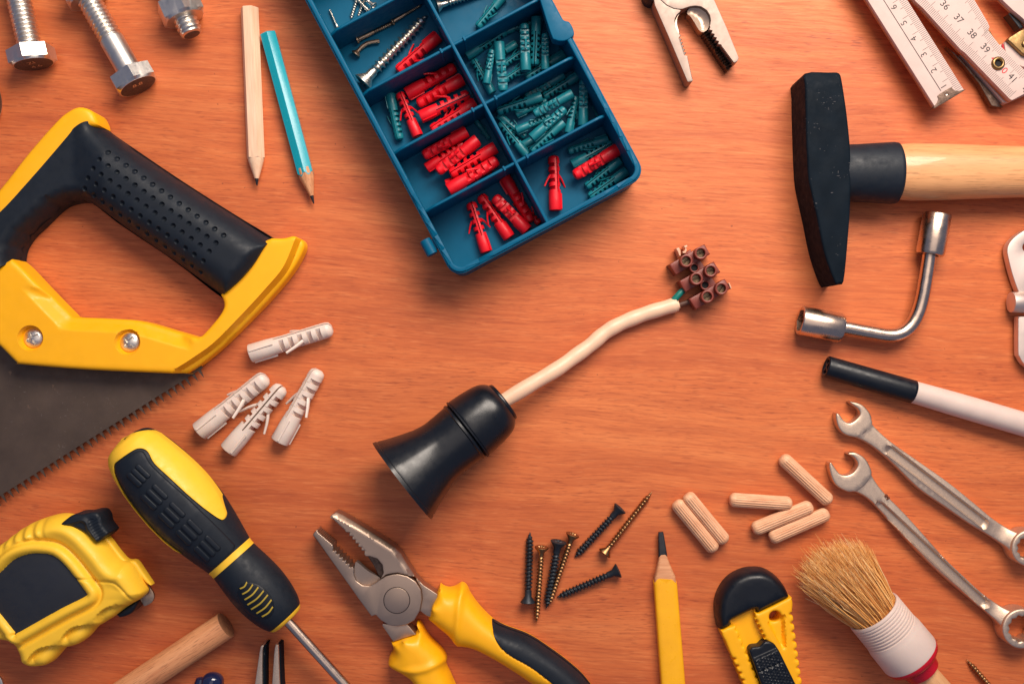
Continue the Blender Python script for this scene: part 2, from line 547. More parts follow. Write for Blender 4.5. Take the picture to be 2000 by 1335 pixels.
def thread_solid(L, core, crest, pitch, n=14, per=6, phase=0.0):
    """surface r(x, angle) with a true helix: core(x) plus crest(x) on the ridge"""
    V, F = [], []
    nx = int(L / pitch * per)
    for i in range(nx + 1):
        x = L * i / nx
        c, h = core(x), crest(x)
        for j in range(n):
            p = (x / pitch - j / n + phase) % 1.0
            t = max(0.0, 1 - abs(p - 0.5) / 0.30)
            a = 2 * math.pi * j / n
            r = c + h * t
            V.append((x, r * math.cos(a), r * math.sin(a)))
    for i in range(nx):
        for j in range(n):
            a, b = i * n + j, i * n + (j + 1) % n
            F.append((a, b, b + n, a + n))
    F.append(tuple(range(n - 1, -1, -1))); e = nx * n
    F.append(tuple(range(e, e + n)))
    return V, F

def text_mesh(body, size, mat):
    cu = bpy.data.curves.new('lettering', 'FONT')
    cu.body = body; cu.size = size * S; cu.align_x = 'CENTER'; cu.align_y = 'CENTER'
    cu.resolution_u = 4
    o = bpy.data.objects.new('lettering', cu); COL.objects.link(o)
    bpy.context.view_layer.update()
    me = bpy.data.meshes.new_from_object(o.evaluated_get(bpy.context.evaluated_depsgraph_get()))
    bpy.data.objects.remove(o)
    me.materials.clear(); me.materials.append(M[mat])
    return me

# ------------------------------------------------------------------ the surface
tv = box(-3000, -2400, -90, 3000, 2400, 0)
tb = link('table_top', mesh('table_top', tv, 'table', 0))
tag(tb, 'orange brown wooden table top with fine horizontal grain', kind='structure')

# ------------------------------------------------------------------ blue compartment box
BOX_H = 110.0
kb = 1 - BOX_H / D
ub = (0.8815, -0.4722); vb = (0.4722, 0.8815)
boxo = bpy.data.objects.new('organizer_box', None); COL.objects.link(boxo)
bx_, by_ = wpos(888, 540, BOX_H)
boxo.location = (bx_, by_, 0); boxo.rotation_euler = (0, 0, math.atan2(0.4722, 0.8815))
tag(boxo, 'open blue plastic compartment box full of wall plugs and screws', 'organizer box')
BW, BL = 421 * kb, 850 * kb     # local x across, local y towards the top of the picture

def rrect(x0, y0, x1, y1, r, n=6):
    out = []
    for cx, cy, a0 in ((x1 - r, y0 + r, -90), (x1 - r, y1 - r, 0), (x0 + r, y1 - r, 90), (x0 + r, y0 + r, 180)):
        for i in range(n + 1):
            a = math.radians(a0 + 90 * i / n); out.append((cx + r * math.cos(a), cy + r * math.sin(a)))
    return out
part('wall', pillow(rrect(0, 0, BW, BL, 24), [rrect(9, 9, BW - 9, BL - 9, 17)], 0, h=BOX_H, b=2.2, ds=30), 'bluebox', boxo)
part('floor', moved(pillow(rrect(5, 5, BW - 5, BL - 5, 20), h=6, b=0, ds=60), 0, 0, 0.5), 'bluebox', boxo)
# moulded lip round the rim
lip = pillow(rrect(-3, -3, BW + 3, BL + 3, 27), [rrect(0.5, 0.5, BW - 0.5, BL - 0.5, 23.5)], BOX_H - 16, h=BOX_H - 4, b=1.5, ds=30)
part('rim', lip, 'bluebox', boxo)
xm = BW * 0.5
rows = [141 * kb, 271 * kb, 402 * kb, 536 * kb, 669 * kb]
part('divider', moved(pillow([(xm - 3, 8), (xm + 3, 8), (xm + 3, BL - 8), (xm - 3, BL - 8)], z0=5, h=BOX_H - 3, b=1.6, ds=200)), 'bluebox', boxo)
def divider_profile(x0, x1, hi, droop):
    # upright sheet in the x-z plane with one end of its top edge rounded down
    n = 14; prof = []
    for i in range(n + 1):
        t = i / n; x = x0 + (x1 - x0) * t
        e = max(0.0, (abs(t - (0.5 if droop == 0 else (0 if droop > 0 else 1))) - 0.90) / 0.10) if droop else 0
        prof.append((x, hi - 12 * e * e))
    V, F = [], []
    for y, zz in ((-2.8, 0), (-2.8, -1.3), (-1.6, 0), (1.6, 0), (2.8, -1.3), (2.8, 0)):
        pass
    rowsv = []
    for (x, z) in prof:
        ring = [(x, -2.8, 5), (x, -2.8, z - 1.6), (x, -1.4, z), (x, 1.4, z), (x, 2.8, z - 1.6), (x, 2.8, 5)]
        rowsv.append(list(range(len(V), len(V) + 6))); V += ring
    for a, b in zip(rowsv, rowsv[1:]):
        for i in range(6):
            F.append((a[i], b[i], b[(i + 1) % 6], a[(i + 1) % 6]))
    F.append(tuple(rowsv[0])); F.append(tuple(reversed(rowsv[-1])))
    return V, F
dl = mesh('divider', divider_profile(8, xm - 2, BOX_H - 5, -1), 'bluebox')
dr = mesh('divider', divider_profile(xm + 2, BW - 8, BOX_H - 5, 1), 'bluebox')
for r_ in rows:
    for dm_ in (dl, dr):
        o = link('divider', dm_, boxo); o.location = (0, r_ * S, 0)
# small moulding stops beside the crossings
stop = mesh('moulding_stop', pillow(rrect(-2, -4.6, 2, 4.6, 1), h=BOX_H - 2.2, z0=40, b=0.8, ds=10), 'bluebox')
for r_ in rows[:4]:
    for x in (xm - 24, xm + 24):
        o = link('moulding_stop', stop, boxo); o.location = (x * S, r_ * S, 0)
for y in (60, 195, 330, 465, 600):
    o = link('moulding_stop', stop, boxo); o.location = (3.0 * S, y * S, 0.0); o.scale = (1.4, 0.4, 1.008)
    o = link('moulding_stop', stop, boxo); o.location = ((BW - 3.0) * S, (y + 30) * S, 0.0); o.scale = (1.4, 0.4, 1.008)
# hinge pin on the left wall and latch pocket on the right wall
hp = xform(lathe([(-16, 8), (-14.5, 11), (14.5, 11), (16, 8)], 20), Matrix.Rotation(math.radians(90), 4, 'Z'))
part('hinge_pin', join(moved(hp, -17, 72, BOX_H - 14), box(-20, 62, BOX_H - 19, 1, 82, BOX_H - 10)), 'bluebox', boxo)
part('latch_lip', pillow(crv([(BW - 14, 420 * kb), (BW - 14, 420 * kb), (BW - 30, 330 * kb), (BW - 28, 314 * kb), (BW - 14, 304 * kb), (BW + 4, 304 * kb), (BW + 10, 314 * kb), (BW + 10, 332 * kb), (BW + 1, 348 * kb), (BW + 1, 420 * kb), (BW + 1, 420 * kb)], 5),
     z0=BOX_H - 26, h=BOX_H + 1.5, b=2, ds=14), 'bluebox', boxo)

# ------------------------------------------------------------------ wall plugs (spreading anchors)
PL = 100.0
def plug_body(R=11.5, g_=1.0, teeth=5, slot0=0.22, lip=True):
    V, F = [], []
    n = 16
    # collar: hollow cup at the open end
    prof = [(9, 0.001), (9, R * 0.60), (0.6, R * 0.74), (0, R * 0.80), (0, R * 0.95), (1.0, R), (PL * 0.20, R * 0.98), (PL * 0.31, R * 0.93)]
    c = lathe(prof, n, cap=False)
    parts = [c]
    # two toothed halves either side of a slot
    x0, x1 = PL * slot0, PL
    st = []
    xs = PL * 0.37; pit = (PL * 0.93 - xs) / teeth
    st.append((x0, 0.94, 0.94)); st.append((xs, 0.90, 0.90))
    for i in range(teeth):
        a = xs + i * pit
        st += [(a + 0.01, 0.40, 0.90), (a + pit * 0.46, 0.38, 0.88), (a + pit * 0.49, 0.96, 0.88), (a + pit * 0.98, 0.84, 0.86)]
    st += [(PL * 0.935, 0.86, 0.86), (PL * 0.975, 0.74, 0.74), (PL, 0.40, 0.40)]
    for sgn in (1, -1):
        v, f = [], []
        m = 9
        for x, ym, rr in st:
            # the slot narrows to nothing at its root
            gg = g_ * min(1.0, max(0.25, (x - x0) / 8 + 0.25))
            for j in range(m):
                a = -math.pi / 2 + math.pi * j / (m - 1)
                y = max(gg, min(R * rr * math.cos(a), R * ym)); z = R * rr * math.sin(a)
                v.append((x, sgn * y, z))
        for i in range(len(st) - 1):
            for j in range(m - 1):
                q = (i * m + j, i * m + j + 1, (i + 1) * m + j + 1, (i + 1) * m + j)
                f.append(q if sgn > 0 else q[::-1])
            q = (i * m + m - 1, i * m, (i + 1) * m, (i + 1) * m + m - 1)
            f.append(q if sgn > 0 else q[::-1])
        e = (len(st) - 1) * m
        f.append(tuple(range(e, e + m)) if sgn > 0 else tuple(range(e + m - 1, e - 1, -1)))
        parts.append((v, f))
    # guide fins on the collar
    for a in (35, 145):
        fin = box(2, -0.9, R * 0.9, PL * 0.30, 0.9, R * 1.12)
        parts.append(xform(fin, Matrix.Rotation(math.radians(a), 4, 'X')))
    return join(*parts)
def barb(R, sgn, spread):
    pth = [(PL * 0.64, sgn * R * 0.75, R * 0.12), (PL * 0.60, sgn * R * 1.0, R * 0.12), (PL * 0.54, sgn * R * (1.0 + 0.35 * spread), R * 0.10), (PL * 0.43, sgn * R * (1.0 + 0.85 * spread), R * 0.05)]
    return tube(pth, [1.9, 2.0, 1.7, 1.4], 8, 1.25)
PLUG = {}
for nm, R_, te in (('red', 12.2, 4), ('teal', 11.4, 5), ('whiteplug', 11.0, 5)):
    PLUG[nm] = (mesh('wall_plug', plug_body(R_, 0.9, te), nm, 38), [mesh('barb', barb(R_, s_, 0.9 if nm != 'teal' else 0.55), nm, 50) for s_ in (1, -1)], R_)

def plug(kind, A, B, zA, zB, roll, label, group=None, wide=1.0):
    me, barbs, R_ = PLUG[kind]
    o = link('wall_plug', me)
    mw = axis_matrix(A, B, zA, zB, math.radians(roll), PL)
    if wide != 1.0:
        mw = mw @ Matrix.Diagonal((1, wide, wide, 1))
    o.matrix_world = mw
    tag(o, label, 'wall plug', group)
    for bm_ in barbs:
        link('barb', bm_, o)
    return o

gw = 'loose white wall plugs beside the saw'
plug('whiteplug', (489, 690), (649, 641), 18, 15, -48, 'white wall plug lying apart, nearest the yellow saw handle', gw)
plug('whiteplug', (389, 842), (521, 735), 18, 15, -44, 'white wall plug leftmost of the three lying side by side', gw, 1.05)
plug('whiteplug', (446, 879), (552, 754), 18, 15, -6, 'white wall plug with its dark slot facing up, middle of three', gw, 1.05)
plug('whiteplug', (546, 862), (623, 722), 18, 15, -36, 'white wall plug rightmost of the three lying side by side', gw, 1.05)

gr_ = 'red wall plugs in the blue box'; gt_ = 'teal wall plugs in the blue box'
F_ = 18   # height of a plug axis resting on the box floor
def red(A, B, layer, roll, label, wide=1.0):
    z = F_ + layer
    plug('red', A, B, z, z - 1.5, roll, label, gr_, wide)
def teal(A, B, layer, roll, label, wide=1.0, dz=0):
    z = F_ + layer
    plug('teal', A, B, z, z - 1.5 + dz, roll, label, gt_, wide)
red((856, 71), (776, 140), 0, 20, 'single red wall plug lying beside the long silver screw')
c3 = 'third left compartment'
red((794, 184), (890, 131), 2, 55, 'shaded red wall plug against the upper wall, under the red plug beside the silver screw')
red((904, 155), (815, 204), 6, 40, 'red wall plug second from the top in the compartment with one teal plug')
red((821, 229), (917, 184), 14, 15, 'red wall plug resting on others, open end pointing down left at the upright red plug')
red((929, 202), (842, 255), 8, 20, 'lowest slanting red wall plug along the lower wall of the compartment with one teal plug')
red((816, 266), (780, 181), 4, 12, 'upright red wall plug standing next to the single teal plug')
teal((761, 184), (781, 274), 0, 25, 'single teal wall plug left of the red ones, tip pointing down')
red((912, 257), (826, 305), 16, 60, 'red wall plug topmost in the fullest red pile, half in shade')
red((833, 329), (905, 280), 2, 30, 'red wall plug buried at the bottom of the fullest red pile')
red((933, 273), (853, 336), 26, 92, 'red wall plug on top of the fullest red pile with its ribbed side up')
red((968, 288), (879, 341), 22, 8, 'red wall plug in the fullest red pile with its slot facing up')
red((876, 371), (972, 313), 30, 60, 'lowest red wall plug in the fullest red pile, round tip pointing right')
red((872, 362), (960, 330), 4, 10, 'red wall plug hidden beneath the lowest one of the fullest red pile')
teal((930, 236), (956, 272), 0, 10, 'dark shaded teal wall plug behind the fullest red pile')
red((950, 492), (919, 395), 0, 8, 'red wall plug with spread barbs leftmost in the bottom left compartment')
red((995, 464), (938, 381), 0, 22, 'red wall plug second from the left in the bottom left compartment')
red((1030, 450), (965, 384), 16, 92, 'fat red wall plug lying on top, ribbed side up, bottom left compartment', 1.1)
red((986, 347), (1038, 434), 2, 55, 'red wall plug along the middle divider in the bottom left compartment')
red((1012, 392), (1054, 437), -4, 30, 'shaded red wall plug in the corner of the bottom left compartment')
red((1085, 411), (1081, 304), 0, 28, 'upright red wall plug alone in the bottom right compartment')
red((1208, 291), (1121, 344), 16, 78, 'red wall plug lying across teal ones in the bottom right compartment', 1.05)
teal((1187, 271), (1109, 296), 0, 25, 'dark teal wall plug uppermost in the bottom right compartment')
teal((1117, 322), (1196, 279), 2, 10, 'teal wall plug just above the slanting red one, bottom right compartment')
teal((1211, 313), (1144, 366), 2, 14, 'teal wall plug just below the slanting red one, bottom right compartment')
teal((1224, 334), (1150, 386), 2, 10, 'teal wall plug lowest in the bottom right compartment, along the outer wall')
# pile in the third right compartment
pA = 'teal wall plug at the bottom of the pile in the compartment beside the latch'
teal((911, 110), (988, 60), 0, 10, 'teal wall plug along the upper wall of the compartment beside the latch')
teal((1009, 86), (950, 122), 0, 40, 'teal wall plug showing between the long top one and the upright three')
teal((1040, 88), (984, 127), 2, 12, 'teal wall plug half hidden under the leftmost of the upright three, nearer the latch')
teal((1048, 116), (984, 158), 2, 14, 'teal wall plug slanting low from the long top plug to under the upright three')
teal((962, 182), (924, 116), 0, 8, 'teal wall plug along the middle divider in the compartment beside the latch')
teal((1102, 106), (1026, 153), 0, 12, 'teal wall plug lying along the lower wall in the compartment beside the latch')
teal((985, 62), (1040, 45), -2, 30, 'teal wall plug mostly hidden near the upper wall, behind the upright three')
teal((950, 164), (961, 97), 26, 75, 'teal wall plug raised on others, lower left in the compartment beside the latch')
teal((974, 83), (983, 180), 26, 80, 'long teal wall plug on top with its round end up, beside the latch compartment centre')
teal((1027, 139), (1024, 46), 28, 92, 'upright teal wall plug on top, leftmost of three side by side below the latch')
teal((1048, 34), (1044, 129), 20, 4, 'upright teal wall plug with slot facing up, middle of three side by side')
teal((1065, 137), (1065, 65), 27, 84, 'upright teal wall plug on top, rightmost of three side by side below the latch')
# pile in the fourth right compartment
pB = 'teal wall plug at the bottom of the pile in the second lowest right compartment'
teal((1100, 146), (1025, 190), 0, 80, 'teal wall plug in shade along the upper wall of the second lowest right compartment')
teal((1134, 145), (1061, 190), 4, 10, 'teal wall plug with long slot, pointing down left from the upper right corner')
teal((1008, 224), (1068, 196), 4, 60, 'teal wall plug whose open end shows just left of the ribbed topmost one')
teal((973, 225), (1027, 268), 0, 10, 'teal wall plug with slot, second from the middle divider, pointing up left')
teal((1030, 303), (976, 239), 4, 8, 'teal wall plug with slot up along the middle divider, second lowest right compartment')
teal((1171, 231), (1154, 193), 0, 30, 'short looking teal wall plug in the shaded right corner, second lowest right compartment')
teal((1020, 285), (1090, 250), 0, 30, 'teal wall plug buried under the pale toothed one, second lowest right compartment')
teal((1058, 189), (970, 218), 16, 10, 'teal wall plug with dark slot, open end beside the ribbed one on top')
teal((1008, 255), (1074, 226), 16, 60, 'teal wall plug with open end pointing left, under the two topmost ones')
teal((1100, 239), (1037, 297), 16, 24, 'teal wall plug with pale teeth lowest in the second lowest right compartment')
teal((1110, 260), (1125, 188), 18, 28, 'upright teal wall plug left of the other upright one, second lowest right compartment')
teal((1139, 246), (1140, 156), 26, 84, 'upright teal wall plug rightmost on top in the second lowest right compartment')
teal((1118, 183), (1042, 224), 32, 84, 'teal wall plug on top with ribbed side up, second lowest right compartment')
teal((1038, 270), (1104, 212), 32, 66, 'teal wall plug on top with its open end pointing down left')
teal((984, -8), (932, 54), 0, 16, 'single teal wall plug in the compartment with the big screw head')

# ------------------------------------------------------------------ wood screws
def screw_mesh(name, L, rh, rs, pitch, hl, x0, mat, dome=0.0, crest=0.42, n=14):
    n2 = 24
    # head with a cross recess
    prof = [(3.5, 0.001), (3.5, rh * 0.12), (3.2, rh * 0.42), (0.3, rh * 0.50), (0, rh * 0.58), (0.3, rh * 0.92), (1.2, rh), (2.4, rh * 0.98), (hl, rs * 1.02), (x0, rs * 0.98)]
    def rec(x, a):
        return 1.0
    V, F = [], []
    for i, (x, r) in enumerate(prof):
        for j in range(n2):
            a = 2 * math.pi * j / n2
            xx = x
            if i in (1, 2) and abs(math.sin(2 * a)) > 0.62 and r > rh * 0.2:
                xx = 0.3
            V.append((xx - dome * (1 - (r / rh) ** 2) if i < 6 else xx, r * math.cos(a), r * math.sin(a)))
    for i in range(len(prof) - 1):
        for j in range(n2):
            a, b = i * n2 + j, i * n2 + (j + 1) % n2
            F.append((a, b, b + n2, a + n2))
    tl = L - x0 - 0.0
    tip = tl * 0.14
    def core(x):
        return rs * 0.74 * min(1.0, max(0.03, (tl - x) / tip)) if x > 1 else rs * 0.9
    def crs(x):
        return rs * crest * min(1.0, x / (pitch * 1.2) + 0.15) * min(1.0, max(0.05, (tl - x) / tip * 0.9 + 0.1))
    th = moved(thread_solid(tl, core, crs, pitch, n, 6), x0, 0, 0)
    return mesh(name, join((V, F), th), mat, 42)

SCREW = {
    'black': (screw_mesh('wood_screw', 135, 14.5, 6.6, 7.2, 13, 24, 'blackscrew', 0, 0.55), 135, 14.5),
    'brass': (screw_mesh('wood_screw', 145, 13.0, 5.0, 6.6, 11, 16, 'brass', 1.0, 0.55), 145, 13.0),
    'silver': (screw_mesh('wood_screw', 180, 20.0, 9.0, 10.5, 17, 30, 'screwzinc', 0, 0.62), 180, 20.0),
    'bronze': (screw_mesh('wood_screw', 80, 8.0, 4.0, 4.2, 6, 36, 'bronze', 0, 0.4), 80, 8.0),
    'small': (screw_mesh('wood_screw', 60, 8.0, 3.6, 4.6, 6, 12, 'screwzinc', 0, 0.5), 60, 8.0),
}
def screw(kind, head, tip, zh, zt, label, group, wide=1.0, roll=0):
    me, L0, rh = SCREW[kind]
    o = link('wood_screw', me)
    mw = axis_matrix(head, tip, zh, zt, math.radians(roll), L0)
    if wide != 1.0: mw = mw @ Matrix.Diagonal((1, wide, wide, 1))
    o.matrix_world = mw
    tag(o, label, 'screw', group)
gs = 'loose screws on the table'
screw('black', (1031, 1177), (1035, 1038), 14.5, 5, 'black wood screw leftmost in the group, head down and tip up', gs)
screw('brass', (1058, 1067), (1047, 1217), 24, 9, 'brass wood screw second from left in the group, tip lowest of all', gs)
screw('black', (1091, 1056), (1067, 1187), 20, 6, 'thick black wood screw between the two steep brass screws', gs, 1.08)
screw('brass', (1119, 1042), (1071, 1184), 22, 9, 'brass wood screw right of the thick black one, its head highest of four', gs)
screw('black', (1212, 991), (1122, 1088), 14.5, 4, 'black wood screw slanting beside the separate brass screw', gs)
screw('brass', (1180, 1081), (1274, 959), 13, 3, 'separate brass wood screw slanting with its tip at upper right', gs)
screw('black', (1209, 1113), (1087, 1166), 14.5, 4, 'black wood screw lying lowest to the right of the group', gs)
screw('brass', (1984, 1398), (1887, 1286), 14, 4, 'brass screw with only its pointed end showing below the brush', gs)
gb = 'screws inside the blue box'
screw('silver', (708, 162), (835, 30), 27, 12, 'long thick silver screw beside the single red plug in the box', gb)
screw('bronze', (696, 79), (770, 44), 15, 11, 'brown screw with its head at left, above the bent screw', gb)
screw('bronze', (765, 44), (824, 9), 15, 11, 'brown screw whose head touches the tip of another brown screw', gb, 1.1)
screw('silver', (853, 12), (965, -22), 27, 14, 'silver screw with big countersunk head at the top edge of the box', gb)
screw('small', (660, 56), (643, 18), 12, 10, 'short pale silver screw by the left wall of the box', gb, 1.0)
screw('small', (731, 13), (690, -24), 26, 14, 'small silver screw with its head showing highest in the top left compartment', gb)
screw('small', (722, 24), (684, -16), 18, 12, 'small silver screw lying below the one whose head shows', gb)
screw('small', (704, -24), (685, 38), 12, 9, 'small silver screw pointing down left of its neighbour', gb, 0.9)
screw('small', (720, -18), (699, 33), 12, 9, 'small silver screw pointing down between two others', gb, 0.9)
# bent screw
bp = crv([(695, 106), (704, 95), (718, 85), (741, 80.5)], 7, False)
bso = bpy.data.objects.new('bent_screw', None); COL.objects.link(bso); bx2, by2 = wpos(695, 106, 14); bso.location = (bx2, by2, 0)
tag(bso, 'bent headed screw curling below the brown screws in the box', 'screw', gb)
kk = 1 - 14 / D
pth = [((x - 695) * kk, (106 - y) * kk, 14) for x, y in bp]
part('shank', tube(pth, 4.2, 12), 'bronze', bso)
d0 = Vector(pth[1]) - Vector(pth[0]); hd = lathe([(-2, 7), (-1, 9.5), (1, 9.5), (7, 4)], 20)
part('head', xform(hd, Matrix.Translation(Vector(pth[0])) @ Matrix.Rotation(math.atan2(d0.y, d0.x), 4, 'Z')), 'bronze', bso)

# ------------------------------------------------------------------ hex bolts
AF = 38.0       # half across flats
def hexhead(x0, x1, ch=True, chend=1):
    R = AF / math.cos(math.pi / 6)
    n = 48
    V, F = [], []
    def rr(a, cap):
        r = AF / math.cos(((a + math.pi / 6) % (math.pi / 3)) - math.pi / 6)
        return min(r, cap)
    st = [(x0, 1.0, AF * 0.95), (x0 + (0.5 if chend < 0 else 0.0), 1, AF * 0.955), (x0 + 5, 1.0, R * 1.1)] if chend <= 0 else [(x0, 1, R * 1.1)]
    st += [(x1 - 5, 1.0, R * 1.1), (x1, 1.0, AF * 0.955)] if chend >= 0 else [(x1, 1, R * 1.1)]
    for x, s_, cap in st:
        for j in range(n):
            a = 2 * math.pi * j / n + math.pi / 6
            r = rr(a - math.pi / 6 + math.pi / 6, cap)
            V.append((x, r * math.cos(a), r * math.sin(a)))
    for i in range(len(st) - 1):
        for j in range(n):
            a, b = i * n + j, i * n + (j + 1) % n
            F.append((a, b, b + n, a + n))
    F.append(tuple(range(n - 1, -1, -1))); e = (len(st) - 1) * n
    F.append(tuple(range(e, e + n)))
    return V, F
# local x runs from the outer face of the head (x = 0) back along the shank
HEADM = mesh('bolt_head', hexhead(0, 30, chend=-1), 'zinc', 24)
SHANK = lambda x0, x1: lathe([(x0, 23), (x1 - 2, 23), (x1, 21)], 36)
def bolt(A, B, roll, label, smooth_len, group, total=330, nut_at=None, mark=None):
    """A: picture position of the head's outer face centre, B: a point further along the axis"""
    o = bpy.data.objects.new('hex_bolt', None); COL.objects.link(o)
    m = axis_matrix(A, B, AF, AF, math.radians(roll), 1.0)
    ln = m.to_scale()[0]
    m = m @ Matrix.Scale(1.0 / ln, 4)
    o.matrix_world = m
    tag(o, label, 'bolt', group)
    link('bolt_head', HEADM, o)
    part('head_face', lathe([(-0.4, 0.3), (-0.4, AF * 0.90), (0.2, AF * 0.93)], 36, cap=False), 'boltface', o)
    if smooth_len > 30:
        part('shank', SHANK(29, smooth_len), 'zinc', o)
    part('thread', moved(thread_solid(total - smooth_len, lambda x: 19.0, lambda x: 4.2, 8.6, 28, 8), smooth_len, 0, 0), 'zinc', o, 60)
    if nut_at:
        part('nut', hexhead(nut_at, nut_at + 40, chend=0), 'zinc', o, 24)
    if mark:
        for tx, dy in mark:
            t = link('head_marking', text_mesh(tx, 17, 'screwzinc'), o)
            t.matrix_local = Matrix(((0, 0, -1, -0.7 * S), (-1, 0, 0, 0), (0, 1, 0, dy * S), (0, 0, 0, 1)))
    return o
gbt = 'zinc hex bolts at the top left'
bolt((66, 126), (37, 0), 0, 'zinc hex bolt at the far left with thread right up to its head', 31, gbt, 300, None, [('ZI', 11), ('4.6', -12)])
bolt((270, 169), (178, 8), 14, 'zinc hex bolt with smooth shank and a nut on its thread', 105, gbt, 330, 190, [('8.8', 10)])
bolt((-14, 196), (-120, 196), 0, 'zinc bolt head barely showing at the left edge above the saw', 60, gbt, 300)
# third bolt: threaded end and nut towards the middle
o3 = bpy.data.objects.new('hex_bolt', None); COL.objects.link(o3)
m3 = axis_matrix((374, 66), (345, 0), AF, AF, math.radians(20), 1.0); m3 = m3 @ Matrix.Scale(1 / m3.to_scale()[0], 4)
o3.matrix_world = m3
tag(o3, 'zinc bolt end sticking out of its hex nut, beside the wooden pencil', 'bolt', gbt)
part('thread', join(lathe([(-2.5, 16), (0, 20)], 28), thread_solid(250, lambda x: 19.0, lambda x: 4.2 * min(1, x / 8), 8.6, 28, 8)), 'zinc', o3, 60)
part('end_face', lathe([(-2.9, 0.3), (-2.9, 15), (-2.2, 16.2)], 28, cap=False), 'boltface', o3)
part('nut', hexhead(30, 72, chend=0), 'zinc', o3, 24)
link('bolt_head', HEADM, o3).location = (250 * S, 0, 0)

# ------------------------------------------------------------------ pencils
def pencil(name, A, B, R, cone, lead, mbody, mcone, label, roll=0, z=None, group='pencils'):
    a = np.array(A, float); b = np.array(B, float)
    z = z or R * 0.87
    o = bpy.data.objects.new(name, None); COL.objects.link(o)
    m = axis_matrix(A, B, z, z, math.radians(roll), 1.0); Ls = m.to_scale()[0]; m = m @ Matrix.Scale(1 / Ls, 4)
    o.matrix_world = m
    tag(o, label, 'pencil', group)
    n = 36
    def rr(a_, round_=0.10):
        return math.cos(math.pi / 6) / math.cos(((a_) % (math.pi / 3)) - math.pi / 6) * (1 - round_) + round_ * 0.97
    xc, xl = Ls - cone, Ls - lead
    # painted barrel with a scalloped end where the sharpener cut through the paint
    V, F = [], []
    for x in (0.0, 1.2, 6, (xc - 8) * 0.5, xc - 12):
        for j in range(n):
            a_ = 2 * math.pi * j / n; r = R * rr(a_) * (0.95 if x == 0 else 1.0)
            V.append((x, r * math.cos(a_), r * math.sin(a_)))
    for j in range(n):
        a_ = 2 * math.pi * j / n; r = R * rr(a_)
        sc_ = math.cos(((a_) % (math.pi / 3)) * 6) * 5.0
        V.append((xc - 1 + (-sc_) * (0.7 if mbody != mcone else 0.2) + random.uniform(-0.8, 0.8), r * math.cos(a_) * 1.0, r * math.sin(a_)))
    for i in range(5):
        for j in range(n):
            p, q = i * n + j, i * n + (j + 1) % n
            F.append((p, q, q + n, p + n))
    F.append(tuple(range(n - 1, -1, -1)))
    part('barrel', (V, F), mbody, o, 22)
    if mbody != mcone:
        part('end_grain', lathe([(-0.4, 0.3), (-0.4, R * 0.80)], 24, cap=False), mcone, o)
    rl = R * 0.24
    part('sharpened_cone', lathe([(xc - 14, R * 0.955 * 0.93), (xc - 3, R * 0.90), (xc + 4, R * 0.84), (xl, rl)], n), mcone, o)
    part('lead', lathe([(xl - 2, rl * 1.02), (Ls - 2, 1.4), (Ls, 0.5)], 16), 'graphite', o)
    return o
random.seed(3)
pencil('pencil', (487.5, 16), (502, 363), 17.5, 52, 14, 'pencilwood', 'pencilwood', 'unpainted pale wooden pencil pointing down next to the turquoise pencil', 4)
pencil('pencil', (524, 66), (613, 398), 16.8, 57, 16, 'tealpaint', 'coneWood', 'turquoise painted pencil pointing down right of the plain wooden one', 28)
# flat carpenter pencil
cp = Flat('carpenter_pencil', 'thick yellow carpenter pencil with black chisel lead pointing up', 'pencil', 1300, 1240, 26, 'pencils')
def cbody():
    ax0 = np.array(cp.P(1300, 1134)); ax1 = np.array(cp.P(1319, 1380))
    d = (ax1 - ax0) / np.linalg.norm(ax1 - ax0); p = np.array([-d[1], d[0]])
    return ax0, ax1, d, p
a0_, a1_, dd_, pp_ = cbody()
def cloft(sts, n=24, mat='yelpaint', name='barrel', jag=0.0):
    V, F = [], []
    for si, (t, w, hh, zc) in enumerate(sts):
        for j in range(n):
            a = 2 * math.pi * j / n
            c, s_ = math.cos(a), math.sin(a)
            e = 0.42
            c2 = math.copysign(abs(c) ** e, c); s2 = math.copysign(abs(s_) ** e, s_)
            tt = t
            if si == 0 and jag:
                tt = t + jag * (math.cos(c2 * 6.3 + 1.0) * 0.6 + random.uniform(-0.15, 0.15))
            q = a0_ + dd_ * tt + pp_ * (w * c2)
            V.append((q[0], q[1], zc + hh * s2))
    for i in range(len(sts) - 1):
        for j in range(n):
            A_, B_ = i * n + j, i * n + (j + 1) % n
            F.append((A_, B_, B_ + n, A_ + n))
    F.append(tuple(range(n))); e = (len(sts) - 1) * n; F.append(tuple(range(e + n - 1, e - 1, -1)))
    part(name, (V, F), mat, cp.o, 40)
cloft([(0, 22, 13.5, 14), (12, 22.6, 13.8, 14), (120, 23.2, 13.8, 14), (250, 23.8, 13.8, 14)], jag=11.0)
cloft([(-50, 7.5, 6.5, 12), (-40, 9.0, 8, 12.5), (-20, 15.5, 10.5, 13.5), (-8, 20.0, 12.6, 14), (16, 21.8, 13.4, 14)], mat='coneWood', name='sharpened_cone')
cloft([(-92, 4.6, 3, 10), (-88, 5.4, 3.4, 10), (-62, 7.4, 5.4, 11.5), (-46, 8.6, 6.9, 12.2), (-34, 7.8, 6, 12.2)], mat='graphite', name='lead')

